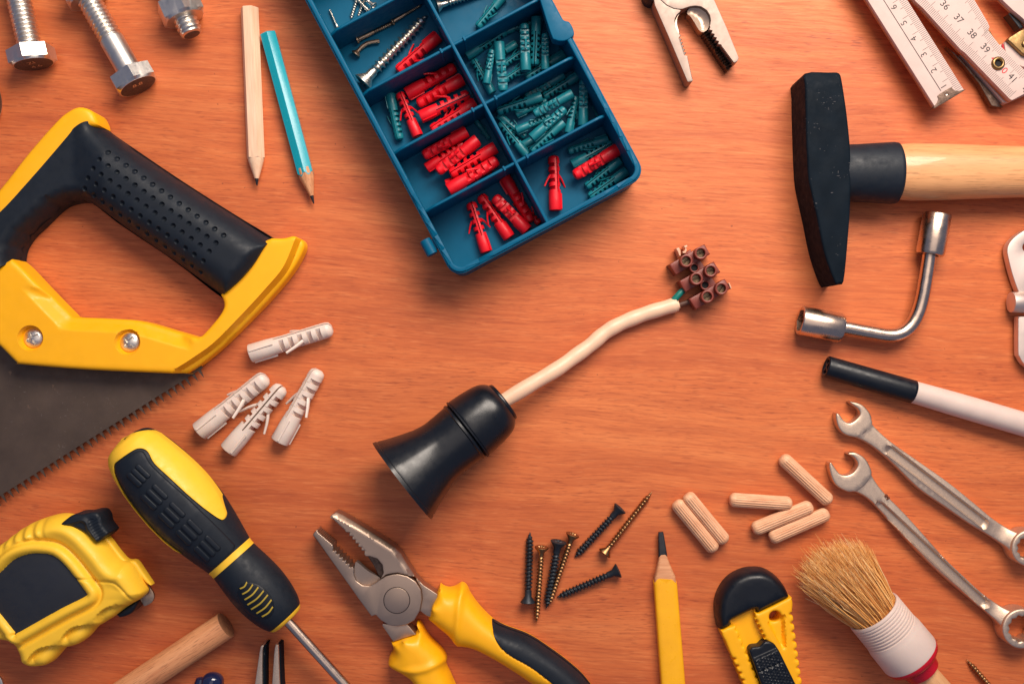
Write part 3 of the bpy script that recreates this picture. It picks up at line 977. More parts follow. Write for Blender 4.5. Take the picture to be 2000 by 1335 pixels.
# ------------------------------------------------------------------ fluted dowels
def dowel_mesh():
    L, R, n = 120.0, 13.8, 72
    def rf(x, a):
        if 5 < x < L - 5:
            k = min(1, (x - 5) / 5, (L - 5 - x) / 5)
            return 1 - 0.12 * k * (0.5 + 0.5 * math.cos(a * 18)) ** 3
        return 1
    return lathe([(0, R * 0.50), (1.5, R * 0.68), (5, R * 0.92), (9, R), (12, R), (L / 2, R), (L - 12, R), (L - 9, R), (L - 5, R * 0.92), (L - 1.5, R * 0.68), (L, R * 0.5)], n, rf)
DOW = mesh('wooden_dowel', dowel_mesh(), 'dowel', 50)
gd = 'fluted beech dowels'
for i, (A, B, lab) in enumerate([
        ((1319, 979), (1397, 1074), 'fluted dowel left one of the touching pair above the yellow pencil'),
        ((1340, 965), (1417, 1058), 'fluted dowel right one of the touching pair above the yellow pencil'),
        ((1425, 975), (1546, 983), 'fluted dowel lying almost level, left of the three close together'),
        ((1470, 1034), (1586, 987), 'fluted dowel in the middle of the three close together'),
        ((1503, 1051), (1618, 1001), 'fluted dowel lowest of the three, nearest the brush bristles'),
        ((1526, 892), (1621, 980), 'fluted dowel lying alone nearest the wrench jaws')]):
    o = link('wooden_dowel', DOW)
    m = axis_matrix(A, B, 13.8, 13.8, 0.4 + i * 0.9, 120.0)
    sx = m.to_scale()[0]
    o.matrix_world = m @ Matrix.Diagonal((1, 1 / sx, 1 / sx, 1))
    tag(o, lab, 'dowel', gd)

# ------------------------------------------------------------------ beech rod, blue handle, washer, tweezers
ro = bpy.data.objects.new('wooden_rod', None); COL.objects.link(ro)
m = axis_matrix((441, 1220), (150, 1413), 27, 27, 0.3, 1.0); Lr = m.to_scale()[0]
ro.matrix_world = m @ Matrix.Scale(1 / Lr, 4)
tag(ro, 'round beech rod with sawn end lying at the bottom edge', 'rod')
part('shaft', lathe([(0, 26), (1.5, 26.6), (Lr, 26.6)], 40), 'rod', ro)
part('sawn_end', lathe([(-0.5, 0.3), (-0.5, 25.6), (0.6, 26)], 32, cap=False), 'rodend', ro)

bo = bpy.data.objects.new('blue_handle', None); COL.objects.link(bo)
m = axis_matrix((417, 1312), (408, 1420), 24, 24, 0, 1.0); bo.matrix_world = m @ Matrix.Scale(1 / m.to_scale()[0], 4)
tag(bo, 'glossy deep blue rounded handle end between the rod and tweezers', 'handle')
part('grip', lathe([(0, 3), (1.2, 9), (4, 14.5), (9, 19), (15, 21), (24, 21.5), (34, 19), (42, 19), (52, 23), (150, 25)], 32,
     lambda x, a: 1 - (0.10 * (0.5 + 0.5 * math.cos(6 * a)) ** 4 if x > 12 else 0)), 'blue', bo, 60)
part('end_boss', moved(lathe([(0, 4), (2, 10), (10, 13), (30, 13)], 20), 14, -24, -8), 'blue', bo)

wo = Flat('washer', 'pale metal washer edge peeking in at the bottom left corner', 'washer', -27, 1341, 6)
part('ring', pillow(circle(0, 0, 33, 48), [circle(0, 0, 17, 32)], h=6, b=1), 'zinc', wo.o)

tw = Flat('tweezers', 'dark steel tweezer tips standing up at the bottom edge', 'tweezers', 520, 1320, 40)
Z7 = lambda pts: tw.L(zoomed(380, 1240, 10, pts))
for nm_, pts_ in (('prong', [(1345, 185), (1280, 225), (1255, 350), (1170, 950), (1080, 1700), (1300, 1700), (1315, 950), (1312, 600), (1318, 300)]),
                  ('prong', [(1575, 185), (1555, 260), (1540, 420), (1505, 950), (1480, 1700), (1720, 1700), (1652, 950), (1635, 500), (1628, 200)])):
    part(nm_, pillow(Z7(pts_), z0=2, h=36, b=1.2, ds=8), 'wrench', tw.o)
    inner = [(x + (42 if pts_[0][0] < 1500 else 26), y + 6) for x, y in pts_]
    part('prong_edge', pillow(Z7(inner), z0=0.5, h=30, b=1.0, ds=8), 'blackpaint', tw.o)
part('bow', pillow(Z7([(1080, 1690), (1720, 1690), (1620, 2600), (1180, 2600)]), z0=2, h=36, b=2, ds=20), 'steel', tw.o)

# ------------------------------------------------------------------ hand saw
saw = Flat('hand_saw', 'hand saw with yellow and black handle and dark toothed blade', 'saw', 240, 560, 70)
out_saw = [(-120, 520), (-70, 446), (0, 370), (56, 299), (109, 239), (132, 219), (155, 209), (178, 216), (188, 233), (191, 246), (250, 287), (330, 341),
           (400, 386), (461, 424), (510, 452), (531, 465), (554, 463), (577, 460), (592, 471), (590, 490), (567, 529), (527, 578), (476, 631), (425, 680), (384, 712), (354, 730), (354, 730),
           (350, 730), (170, 722), (34, 711), (28, 708), (0, 680), (-60, 620)]
hole_saw = [(18, 508), (22, 482), (40, 455), (62, 434), (99, 399), (125, 388), (148, 386), (168, 392), (190, 408), (231, 440), (330, 508), (424, 577), (433, 588), (434, 601), (423, 620), (396, 651), (387, 657), (376, 658),
            (330, 645), (262, 626), (200, 621), (136, 618), (122, 609), (75, 561), (36, 520)]
HS = crv(saw.L(hole_saw), 4)
strip_out = [(-120, 520), (-70, 446), (0, 370), (56, 299), (109, 239), (132, 219), (155, 209), (178, 216), (188, 233), (190, 243), (190, 243), (183, 246), (168, 248), (152, 259), (142, 275), (72, 355), (2, 427), (-62, 482), (-114, 536)]
lower_out = [(-120, 520), (-62, 548), (-4, 518), (-4, 518), (18, 505), (18, 505), (36, 520), (75, 561), (122, 609), (136, 618), (200, 621), (262, 626), (330, 645), (376, 658), (387, 657), (396, 651), (423, 620), (434, 601), (434, 588), (428, 575), (428, 575), (458, 545), (484, 510), (506, 476), (528, 464), (528, 464),
             (552, 464), (572, 460), (586, 469), (585, 488), (562, 529), (522, 578), (472, 630), (422, 679), (383, 711), (354, 730), (354, 730), (350, 730), (170, 722), (34, 711), (28, 708), (0, 680), (-60, 620)]
STRIP = crv(saw.L(strip_out), 4); LOWER = crv(saw.L(lower_out), 4)
ridge_r = crv(saw.L([(596, 470), (570, 531), (530, 580), (480, 634), (430, 684), (386, 716), (356, 735)]), 26, False)
sc1, sc2 = saw.P(57, 660), saw.P(247, 668)
strip_l = crv(saw.L([(-80, 470), (0, 395), (60, 322), (110, 262), (150, 228)]), 6, False)
grip = [(-116, 528), (-66, 470), (0, 419), (66, 348), (135, 268), (147, 252), (166, 240), (187, 238), (187, 238), (192, 247), (250, 287), (330, 341), (400, 386), (461, 424), (505, 450), (531, 467), (531, 467),
        (516, 481), (494, 516), (468, 546), (434, 575), (434, 575), (422, 577), (330, 508), (231, 441), (188, 409), (166, 393), (148, 387), (125, 389), (99, 400), (62, 435), (40, 456), (23, 482), (18, 509), (18, 509), (-4, 524), (-60, 560)]
G = crv(saw.L(grip), 4)
ga = np.array(G); ge = np.roll(ga, -1, 0) - np.roll(ga, 1, 0); gn = np.stack([ge[:, 1], -ge[:, 0]], 1); gn /= np.maximum(np.linalg.norm(gn, axis=1, keepdims=True), 1e-6)
G = [tuple(p) for p in ga + gn * (0.8 if area2(G) > 0 else -0.8)]
GI = [tuple(p) for p in ga - gn * (2.0 if area2(G) > 0 else -2.0)]
def z_saw(x, y, d):
    Q = np.stack([x, y], 1)
    dh = segdist(Q, [HS]); dr = segdist(Q, [ridge_r], False)
    z = rnd(d, 9, 66.0)
    # chamfer towards the opening on the lower plate and arm
    low = np.clip((-(y) - 0) / 20, 0, 1) * np.clip((130 - x) / 25, 0, 1)
    z = z - low * 17 * np.clip((26 - dh) / 18, 0, 1)
    # stepped flank along the right arm
    z = z - 24 * np.clip((20 - dr) / 6.0, 0, 1) * (x > 60)
    # rounded strip at the upper left
    ds_ = segdist(Q, [strip_l], False)
    z = z + np.where(ds_ < 40, 10 * np.sqrt(np.maximum(1 - (ds_ / 40) ** 2, 0)), 0)
    for (cx, cy) in (sc1, sc2):
        r = np.hypot(x - cx, y - cy)
        z = z - 15 * np.clip((24.5 - r) / 3.5, 0, 1)
    return z
exs = []
for (cx, cy) in (sc1, sc2):
    for r in (18, 20.5, 21.5, 23, 24.5, 26): exs += circle(cx, cy, r, 40)
for off in (12, 14, 16, 18, 20, 22):
    a = np.array(ridge_r); e = np.gradient(a, axis=0); nn = np.stack([e[:, 1], -e[:, 0]], 1); nn /= np.linalg.norm(nn, axis=1, keepdims=True)
    exs += [tuple(p) for p in a + nn * off] + [tuple(p) for p in a - nn * off]
ha_ = np.array(resample(HS, 6)); he = np.roll(ha_, -1, 0) - np.roll(ha_, 1, 0); hn = np.stack([he[:, 1], -he[:, 0]], 1); hn /= np.maximum(np.linalg.norm(hn, axis=1, keepdims=True), 1e-6)
for off in (12, 17, 22, 25.5, 27, 29):
    exs += [tuple(p) for p in ha_ + hn * off * (1 if area2(HS) > 0 else -1)]
part('handle_frame', pillow(LOWER, [], 6, z_saw, rings=[0.8, 2.5, 5, 9], step=6, ds=6, extra=exs), 'yellow', saw.o, 50)
part('handle_edge', pillow(STRIP, [], 6, z_saw, rings=[0.8, 2.5, 5, 9], step=6, ds=6), 'yellow', saw.o, 50)
# black grip moulded over the frame
dim = []
for row, (ox, oy, n_) in enumerate([(660, 368, 14), (618, 413, 14), (578, 463, 14), (541, 517, 14), (512, 575, 14)]):
    for i in range(n_):
        x, y = ox + 52.7 * i, oy + 37.5 * i
        if row == 4 and i > 13: continue
        dim.append(saw.P(x / 3.034, 180 + y / 3.034))
DM = np.array(dim)
ed_inner = saw.L([(424, 577), (330, 508), (231, 441), (188, 409), (166, 393), (148, 387), (125, 389), (99, 400), (62, 435), (40, 456), (23, 482), (18, 509)])
ed_outer = saw.L([(190, 244), (250, 287), (330, 341), (400, 386), (461, 424), (531, 467)])
def z_grip(x, y, d):
    Q = np.stack([x, y], 1)
    di = segdist(Q, [ed_inner], False); do = segdist(Q, [ed_outer], False)
    dd = np.minimum(di, np.minimum(do, 58)) / 58.0
    z = 16 + 80 * np.sqrt(np.maximum(1 - (1 - np.clip(dd, 0, 1)) ** 2.2, 0))
    # blends to a low shoulder next to the yellow strip
    st = np.clip((-x - 30) / 60, 0, 1) 
    z = z - st * np.clip((z - 76), 0, 30)
    z = np.minimum(z, 70 + np.maximum(d, 0) * 1.3 + 6) 
    q = ((x[:, None] - DM[None, :, 0]) ** 2 + (y[:, None] - DM[None, :, 1]) ** 2).min(1) ** 0.5
    return z - 5.5 * np.clip((5.2 - q) / 3.2, 0, 1)
exg = []
for p in dim:
    exg.append(p)
    for r, n_ in ((1.9, 6), (3.6, 9), (5.3, 10), (6.4, 10)): exg += circle(p[0], p[1], r, n_)
part('grip', pillow(G, [], 4, z_grip, rings=[0.6, 1.6, 3.5, 6.5, 11], step=8, ds=6, extra=exg), 'rubber', saw.o, 50, 'black dimpled rubber grip')
# rivet screws
def z_cross(x, y, d):
    r = np.hypot(x, y)
    z = 9 - 5.5 * (r / 17.5) ** 2
    cr_ = ((np.abs(x) < 2.6) | (np.abs(y) < 2.6)) & (r < 12)
    return z - 5.0 * cr_
CRS = mesh('screw', pillow(circle(0, 0, 17.5, 36), [], 0, z_cross, rings=[0.4, 1.5], step=1.6, ds=3), 'zinc', 30)
for i, c in enumerate((sc1, sc2)):
    s_ = link('screw', CRS, saw.o); s_.location = (c[0] * S, c[1] * S, 50 * S); s_.rotation_euler = (0, 0, 0.5 + i * 0.35)
# blade with set teeth
A, B = np.array((396.0, 718.0)), np.array((-150.0, 1062.0))
d = B - A; L_ = np.linalg.norm(d); d /= L_; nn = np.array([-d[1], d[0]])
if nn[1] < 0: nn = -nn
edge = []
t = 0.0; random.seed(5); i = 0
while t < L_ - 16:
    q = A + d * t
    w = 15.2
    edge.append(tuple(q)); edge.append(tuple(q + d * (w * 0.34) + nn * (0.5)))
    edge.append(tuple(q + d * (w * (0.42 if i % 2 else 0.56)) + nn * (17 + random.uniform(-1.5, 1))))
    edge.append(tuple(q + d * (w * 0.74) + nn * (0.5)))
    t += w; i += 1
saw.k = 1 - 22 / D
org = saw.c
def LB(pts):   # blade lies lower than the handle, so unproject it at its own height
    wx, wy = wpos(org[0], org[1], 70)
    return [((wpos(x, y, 20)[0] - wx) / S, (wpos(x, y, 20)[1] - wy) / S) for x, y in pts]
blade = edge + [tuple(B), (-150, 690), (10, 660), (200, 690), (352, 700), (384, 700)]
part('blade', pillow(LB(blade), [], 17.5, h=20.5, b=0.5, ds=40), 'blade', saw.o, 20, 'dark stained toothed blade')
saw.k = 1 - 70 / D

# ------------------------------------------------------------------ tape measure
tm = Flat('tape_measure', 'yellow tape measure with black label and black lock button', 'tape measure', 110, 1160, 100)
Z4 = lambda pts: tm.L(zoomed(0, 980, 3.76, pts))
tm_out = Z4([(-330, 700), (-260, 520), (-100, 370), (0, 290), (80, 230), (180, 172), (300, 130), (400, 112), (500, 130), (600, 190), (690, 280), (760, 360), (830, 450), (900, 470), (950, 520), (1010, 640), (1025, 690), (990, 738), (920, 780), (860, 820),
             (780, 880), (700, 930), (650, 960), (590, 1030), (530, 1075), (470, 1096), (420, 1106), (380, 1150), (310, 1222), (210, 1248), (120, 1212), (95, 1140), (60, 1082), (0, 1050), (-150, 1030), (-280, 930)])
TMO = crv(tm_out, 4)
Z4h = lambda pts, h: tm.H(zoomed(0, 980, 3.76, pts), h)
lab = Z4([(-190, 760), (-150, 640), (0, 520), (100, 425), (200, 386), (290, 378), (390, 396), (470, 460), (560, 570), (632, 668), (632, 668), (620, 692), (440, 782), (130, 955), (112, 950), (0, 812), (-100, 720), (-190, 760)])
LAB = crv(lab[:-1], 4)
dents = [(Z4([(770, 795)])[0], 30, 14), (Z4([(525, 938)])[0], 36, 16), (Z4([(280, 1092)])[0], 38, 18)]
ax_t = math.radians(27)
seam = crv(Z4([(560, 560), (660, 570), (720, 585), (850, 600), (960, 735)]), 6, False)
def inset_(poly, o):
    a = np.array(poly); e = np.roll(a, -1, 0) - np.roll(a, 1, 0); n_ = np.stack([-e[:, 1], e[:, 0]], 1); n_ /= np.maximum(np.linalg.norm(n_, axis=1, keepdims=True), 1e-6)
    q = a + n_ * o * (1 if area2(poly) > 0 else -1)
    return [tuple(p) for p in q[segdist(q, [poly]) > o * 0.9]]
def z_tm(x, y, d):
    Q = np.stack([x, y], 1)
    ins = inside(Q, [LAB]); dl = segdist(Q, [LAB]); dl = np.where(ins, -dl, dl)
    z = 56 + 42 * np.sqrt(np.maximum(1 - (1 - np.minimum(d / 26, 1)) ** 2.6, 0))
    # raised frame round the label
    z = np.where(dl <= 0, 96.0, z + 9 * np.sin(np.pi * np.clip(dl / 21, 0, 1)) ** 0.75)
    # groove outside the frame
    z = z - 6.0 * np.exp(-((dl - 24.5) / 4.0) ** 2) * (d > 4)
    # outer cushion above the label
    up = np.clip((y + 10) / 40, 0, 1)
    z = z + up * 8 * np.exp(-((d - 24) / 14) ** 2)
    # lower finger scoops, steep on their upper side
    for (c, a, b_) in dents:
        u = (x - c[0]) * math.cos(ax_t) + (y - c[1]) * math.sin(ax_t); v = -(x - c[0]) * math.sin(ax_t) + (y - c[1]) * math.cos(ax_t)
        w = v + 0.012 * u * u
        f = np.where(w > 0, np.clip(1 - w / 3.0, 0, 1), np.clip(1 + w / (b_ * 1.6), 0, 1)) * np.clip((1.0 - (u / a) ** 2) * 1.6, 0, 1)
        z = z - 15 * np.clip(f, 0, 1)
    # thumb flutes at the upper left
    f = np.clip((-x - 18) / 14, 0, 1) * np.clip((y - 5) / 10, 0, 1) * np.clip((dl - 24) / 8, 0, 1)
    z = z - f * 6 * (0.5 + 0.5 * np.cos((x * 0.86 + y * 0.35) * 2 * math.pi / 20.0))
    sd = segdist(Q, [seam], False)
    z = z - 3.0 * np.exp(-(sd / 2.2) ** 2)
    return z
exs = []
for off in (-3, -1.5, 0.4, 2, 5, 11, 17, 21):
    a = np.array(LAB); e = np.roll(a, -1, 0) - np.roll(a, 1, 0); n_ = np.stack([e[:, 1], -e[:, 0]], 1); n_ /= np.linalg.norm(n_, axis=1, keepdims=True)
    sg = 1 if area2(LAB) > 0 else -1
    exs += [tuple(p) for p in a + n_ * off * sg]
part('lower_shell', pillow(inset_(TMO, 20), [], 2, h=56, b=3, ds=8), 'yellow2', tm.o)
part('case', pillow(TMO, [], 50, z_tm, rings=[0.5, 1.5, 3.5, 7, 12, 18], step=2.3, ds=4, extra=exs), 'yellow2', tm.o, 70)
def inset(poly, o):
    a = np.array(poly); e = np.roll(a, -1, 0) - np.roll(a, 1, 0); n_ = np.stack([-e[:, 1], e[:, 0]], 1); n_ /= np.maximum(np.linalg.norm(n_, axis=1, keepdims=True), 1e-6)
    return [tuple(p) for p in a + n_ * o * (1 if area2(poly) > 0 else -1)]
part('label', pillow(inset(LAB, -1.0), [], 92.0, h=99.6, b=0.4, ds=6), 'labelblack', tm.o, label='plain black label set in the yellow case')
# lower step of the case at the right, with the tape mouth
part('side_shell', pillow(crv(Z4h([(560, 160), (690, 250), (770, 250), (860, 360), (925, 430), (990, 436), (1050, 520), (1104, 600), (1104, 614), (1075, 600), (1030, 560), (1000, 590), (1000, 640), (900, 640), (700, 420)], 62), 3), [], 42,
     lambda x, y, d: rnd(d, 5, 62.0), rings=[0.8, 2.5, 5], step=9, ds=6), 'yellow2', tm.o)
part('tape_slot', tube([(*p, 63) for p in crv(Z4h([(725, 285), (765, 330), (800, 390), (832, 455)], 66), 5, False)], 3.6, 10), 'blackplastic', tm.o)
# lock button
bt = crv(Z4([(432, 166), (432, 166), (470, 132), (525, 97), (600, 92), (660, 78), (705, 84), (730, 120), (745, 175), (784, 226), (784, 226), (772, 250), (705, 300), (705, 300), (640, 250), (560, 205)]), 4)
rdg = crv(Z4([(450, 168), (520, 150), (590, 132), (630, 150), (650, 200), (715, 290)]), 6, False)
fx = math.radians(-62)
def z_bt(x, y, d):
    Q = np.stack([x, y], 1)
    z = rnd(d, 7, 96.0); dr_ = segdist(Q, [rdg], False)
    z = z + 5.0 * np.exp(-(dr_ / 4.0) ** 2)
    c = Z4([(660, 160)])[0]
    u = (x - c[0]) * 0.50 - (y - c[1]) * 0.86
    ins_ = inside(Q, [Z4([(640, 130), (720, 120), (784, 226), (715, 285), (660, 200)])])
    return z - ins_ * 1.6 * (0.5 + 0.5 * np.cos(u * 2 * math.pi / 5.6))
part('lock_button', pillow(bt, [], 40, z_bt, rings=[0.8, 2.5, 5], step=1.6, ds=4), 'rubber', tm.o, 50)
# end hook and lower bumper
part('end_hook', join(pillow(crv(Z4h([(1030, 562), (1062, 566), (1100, 625), (1132, 685), (1115, 735), (1062, 762), (1048, 740), (1010, 660), (985, 628), (1010, 600)], 46), 3), [Z4h([(1064, 668), (1088, 652), (1092, 660), (1070, 680)], 46)], 40, h=46, b=0.8, ds=5),
     tube([(*p, 43) for p in Z4h([(1022, 700), (1058, 758)], 46)], 2.0, 8)), 'bronze', tm.o)
part('bumper', pillow(crv(Z4h([(860, 815), (985, 735), (1000, 760), (960, 820), (885, 850), (862, 838)], 60), 4), [], 10, h=60, b=6, rings=[1, 3, 6], ds=5), 'blackplastic', tm.o)

# ------------------------------------------------------------------ screwdriver
sd = bpy.data.objects.new('screwdriver', None); COL.objects.link(sd)
ha, hb = 72.0, 58.0
m = axis_matrix((245, 858), (559, 1208), ha, hb, 0, 1.0); Lsd = m.to_scale()[0]; sd.matrix_world = m @ Matrix.Scale(1 / Lsd, 4)
tag(sd, 'screwdriver with thick black and yellow handle and steel shaft', 'screwdriver')
ksd = Lsd / 470.0
PR = [(-3, 6), (0, 18), (2, 30), (8, 43), (20, 52), (45, 60), (80, 66), (120, 69.5), (160, 70.5), (200, 68.5), (240, 62.5), (275, 55.5), (303, 49.5)]
PR2 = [(316, 48.5), (335, 50.5), (365, 53), (395, 53.5), (425, 50.5), (448, 45.5), (462, 40), (466, 37)]
kr = 0.985
def prof_r(x):
    a = [(p[0] * ksd, p[1] * kr) for p in PR + PR2]
    return np.interp(x, [p[0] for p in a], [p[1] for p in a])
def dens(P, k=8):
    xs = np.array([p[0] for p in P]) ; rs = [p[1] for p in P]
    q = crv([(x, r) for x, r in P], 4, False)
    return [(x * ksd, max(r, 0.3) * kr) for x, r in q]
part('handle_core', lathe(dens(PR), 64), 'rubber', sd, 60)
part('neck_ring', lathe([(302 * ksd, 46 * kr), (303 * ksd, 50 * kr), (309 * ksd, 49.2 * kr), (316 * ksd, 49.2 * kr), (317 * ksd, 46 * kr)], 64), 'yellow2', sd, 60)
part('front_grip', lathe(dens(PR2), 64), 'rubber', sd, 60)
part('end_ring', lathe([(465.5 * ksd, 34), (467 * ksd, 36.5), (472 * ksd, 33), (474 * ksd, 28), (474.5 * ksd, 8)], 48), 'yellow2', sd, 60)
part('shaft', lathe([(470 * ksd, 9.6), (760 * ksd, 9.6)], 32), 'chrome', sd, 60)
inv = sd.matrix_world.inverted()
def to_sd(pts, hgt):
    out = []
    for x, y in pts:
        zz = hgt(x, y) if callable(hgt) else hgt
        wx, wy = wpos(x, y, zz)
        q = inv @ Vector((wx, wy, zz * S))
        out.append((q.x / S, q.y / S))
    return out
def sd_h(x, y):
    t = (x - 245) * 0.668 + (y - 858) * 0.744; s_ = (x - 245) * 0.744 - (y - 858) * 0.668
    r = float(prof_r(t * ksd)); zc = ha + (hb - ha) * t / 470
    return zc + math.sqrt(max(r * r - (s_ * 0.95) ** 2, 0.0))
Z3 = lambda pts: to_sd(zoomed(180, 800, 2.494, pts), sd_h)
def surf(lift, b=2.0, grow=1.0):
    def f(x, y, d):
        r = prof_r(x) + rnd(d, b, lift)
        return np.sqrt(np.maximum(r * r - np.minimum(np.abs(y), r) ** 2, 0))
    return f
def overlay(name, poly, lift, b, mat, step=5, ds=4, base=-3.0, label=None):
    # thin moulded skin following the turned body
    v, f = pillow(poly, [], 0, surf(lift, b), rings=[b * 0.3, b], step=step, ds=ds)
    v2 = []
    for (x, y, z) in v:
        if z == 0:
            r = float(prof_r(x)); z = math.sqrt(max(r * r - min(abs(y), r) ** 2, 0)) + base
        v2.append((x, y, z))
    return part(name, (v2, f), mat, sd, 60, label)
yel = crv(Z3([(92, 232), (112, 178), (150, 138), (205, 110), (262, 101), (312, 120), (312, 120), (376, 178), (464, 254), (542, 334), (600, 420), (634, 492), (642, 520), (632, 540), (610, 535), (560, 500), (470, 425), (375, 335), (300, 262), (270, 210), (250, 192), (225, 188), (200, 198), (150, 234), (122, 262), (124, 300), (124, 300), (170, 395), (235, 485), (320, 582), (400, 655), (448, 690), (448, 690), (370, 652), (290, 580), (200, 470), (130, 350), (96, 270)]), 4)
overlay('yellow_inlay', yel, 3.2, 1.2, 'yellow2', 4, 3, label='yellow butt and inlay of the handle')
panel = crv(Z3([(130, 268), (155, 243), (205, 208), (232, 200), (252, 214), (285, 268), (370, 352), (470, 442), (575, 545), (640, 610), (690, 662), (690, 662), (678, 695), (600, 760), (560, 745), (470, 680), (380, 610), (280, 510), (190, 400), (135, 310)]), 4)
overlay('grip_panel', panel, 3.8, 1.4, 'rubber', 4, 4)
dax = np.array((0.71, 0.70))
for gi, (gx, gy) in enumerate([(235, 315), (312, 418), (396, 506), (480, 590), (567, 670)]):
    for bi in (-1, 0, 1):
        c = np.array((gx, gy)) + np.array((0.78, -0.62)) * bi * (33 if gi else 26) + np.array((0.2, 0.25)) * (bi * -14)
        hl_ = 38 if gi else 34
        pd = np.array((-dax[1], dax[0]))
        cap = []
        for sgn in (1, -1):
            for k in range(7):
                a = math.pi * k / 6 - math.pi / 2
                cap.append(tuple(c + dax * sgn * (hl_ + 11 * math.cos(a)) + pd * (12 * math.sin(a) * sgn)))
        overlay('grip_rib', Z3(cap), 6.8, 2.2, 'rubber', 4, 3, base=1)
ell = [(800 + 105 * math.cos(a) * 0.72 - 62 * math.sin(a) * 0.70, 925 + 105 * math.cos(a) * 0.70 + 62 * math.sin(a) * 0.72) for a in np.linspace(0, 2 * math.pi, 32, endpoint=False)]
overlay('thumb_recess', Z3(ell), 0.9, 0.6, 'blackplastic', 6, 4)
for k, (x0, y0, x1, y1) in enumerate([(724, 866, 754, 838), (736, 892, 782, 850), (748, 918, 808, 864), (762, 942, 834, 882), (780, 964, 854, 902), (806, 984, 872, 926), (832, 1000, 880, 958)]):
    a = np.array((x0, y0), float); b = np.array((x1, y1), float); d_ = (b - a) / np.linalg.norm(b - a); p_ = np.array((-d_[1], d_[0]))
    mid = (a + b) / 2 + np.array((5, 5))
    c1 = crv([tuple(a), tuple(mid), tuple(b)], 5, False)
    poly = [(x + p_[0] * 4, y + p_[1] * 4) for x, y in c1] + [(x - p_[0] * 4, y - p_[1] * 4) for x, y in reversed(c1)]
    overlay('recess_slat', Z3(poly), 1.9, 0.5, 'stripedyellow', 5, 3)

# ------------------------------------------------------------------ combination pliers (front)
pl = Flat('combination_pliers', 'open combination pliers with yellow and black grips and steel jaws', 'pliers', 790, 1180, 46)
ZP = lambda pts: pl.L(zoomed(580, 960, 3.448, pts))
def teeth(a, b, n, dep):
    return zig(a, b, n, dep)
left_jaw = [(105, 292), (112, 275), (132, 255)] + teeth((140, 262), (244, 352), 11, -7) + teeth((246, 372), (378, 502), 6, -20) + [(384, 520), (384, 560), (400, 600), (440, 628), (490, 634), (530, 612), (548, 598), (600, 566), (640, 556), (680, 552), (745, 568), (800, 605), (835, 660), (842, 725), (828, 800), (790, 865), (740, 895), (680, 906), (620, 898), (565, 865), (530, 828), (500, 838), (490, 824), (400, 700), (300, 560), (200, 420), (130, 320)]
zj = lambda x, y, d: rnd(d, 2.0, 46.0)
part('jaw', pillow(ZP(left_jaw), [], 4, zj, rings=[0.3, 1, 2], ds=6), 'steel', pl.o, 30)
right_jaw = [(220, 172), (232, 155), (258, 140), (300, 158), (440, 240), (600, 340), (660, 382), (700, 425), (740, 490), (782, 552), (782, 552), (790, 570), (765, 572), (745, 561), (680, 545), (640, 549), (600, 558), (560, 590), (582, 545), (574, 490), (540, 450), (490, 434), (462, 434)] + teeth((452, 420), (330, 272), 6, -18) + teeth((322, 262), (236, 182), 9, -5)
zj2 = lambda x, y, d: rnd(d, 2.0, 45.0)
bev = ZP([(258, 136), (440, 236), (600, 336), (664, 378), (742, 486), (788, 556)])
def z_rj(x, y, d):
    dd_ = segdist(np.stack([x, y], 1), [bev], False)
    return rnd(d, 1.5, 45.0) - 10 * np.clip((9 - dd_) / 9, 0, 1)
part('jaw', pillow(ZP(right_jaw), [], 4, z_rj, rings=[0.3, 1, 2], step=4, ds=5), 'steel', pl.o, 30)
part('cutter_face', pillow(ZP(crv([(384, 560), (400, 600), (440, 630), (490, 634), (540, 606), (548, 590), (470, 540), (405, 480), (388, 490)], 4)), [], 20, lambda x, y, d: 40.0 - 12 * np.clip((x - ZP([(400, 600)])[0][0]) / 40, 0, 1), rings=[], step=4, ds=4), 'steelbright', pl.o)
part('cutter_face', pillow(ZP(crv([(462, 434), (490, 436), (540, 452), (574, 490), (582, 540), (560, 590), (540, 570), (505, 500)], 4)), [], 10, h=30, b=1, ds=4), 'darksteel', pl.o)
stub_r = [(790, 570), (820, 600), (850, 632), (945, 694), (945, 720), (900, 850), (870, 840), (825, 806), (842, 725), (835, 660)]
part('shank', pillow(ZP(stub_r), [], 6, h=40, b=1.5, ds=8), 'steel', pl.o)
part('shank', pillow(ZP([(575, 890), (570, 905), (645, 1015), (800, 965), (740, 895), (680, 905)]), [], 6, h=40, b=1.5, ds=8), 'steel', pl.o)
part('pivot', pillow(ZP(circle(672, 729, 86, 48)), [], 30, h=46.9, b=0.8, ds=6), 'steel', pl.o)
part('groove_shade', pillow(ZP(circle(672, 729, 90.5, 48)), [ZP(circle(672, 729, 86.5, 48))], 40, h=46.25, b=0.1, rings=[], ds=6), 'recess_shade', pl.o)  # flat ring, the groove's shade put into its colour
gR = crv(ZP([(958, 645), (958, 645), (985, 664), (1020, 672), (1062, 662), (1105, 638), (1140, 660), (1165, 712), (1225, 795), (1315, 885), (1400, 932), (1560, 992), (1700, 1080), (1850, 1192), (1960, 1300), (2090, 1500), (1950, 1560), (1820, 1440), (1760, 1380), (1600, 1325), (1500, 1260), (1400, 1195), (1290, 1130), (1185, 1080), (1110, 1066), (1072, 1060), (1010, 990), (940, 930), (876, 872), (876, 872), (905, 780), (940, 690)]), 4)
spineR = crv(ZP([(920, 780), (1080, 850), (1200, 940), (1330, 1020), (1500, 1110), (1700, 1220), (1850, 1350), (1990, 1520)]), 5, False)
faceR = crv(ZP([(1110, 650), (1095, 760), (1080, 900), (1060, 1040)]), 6, False)
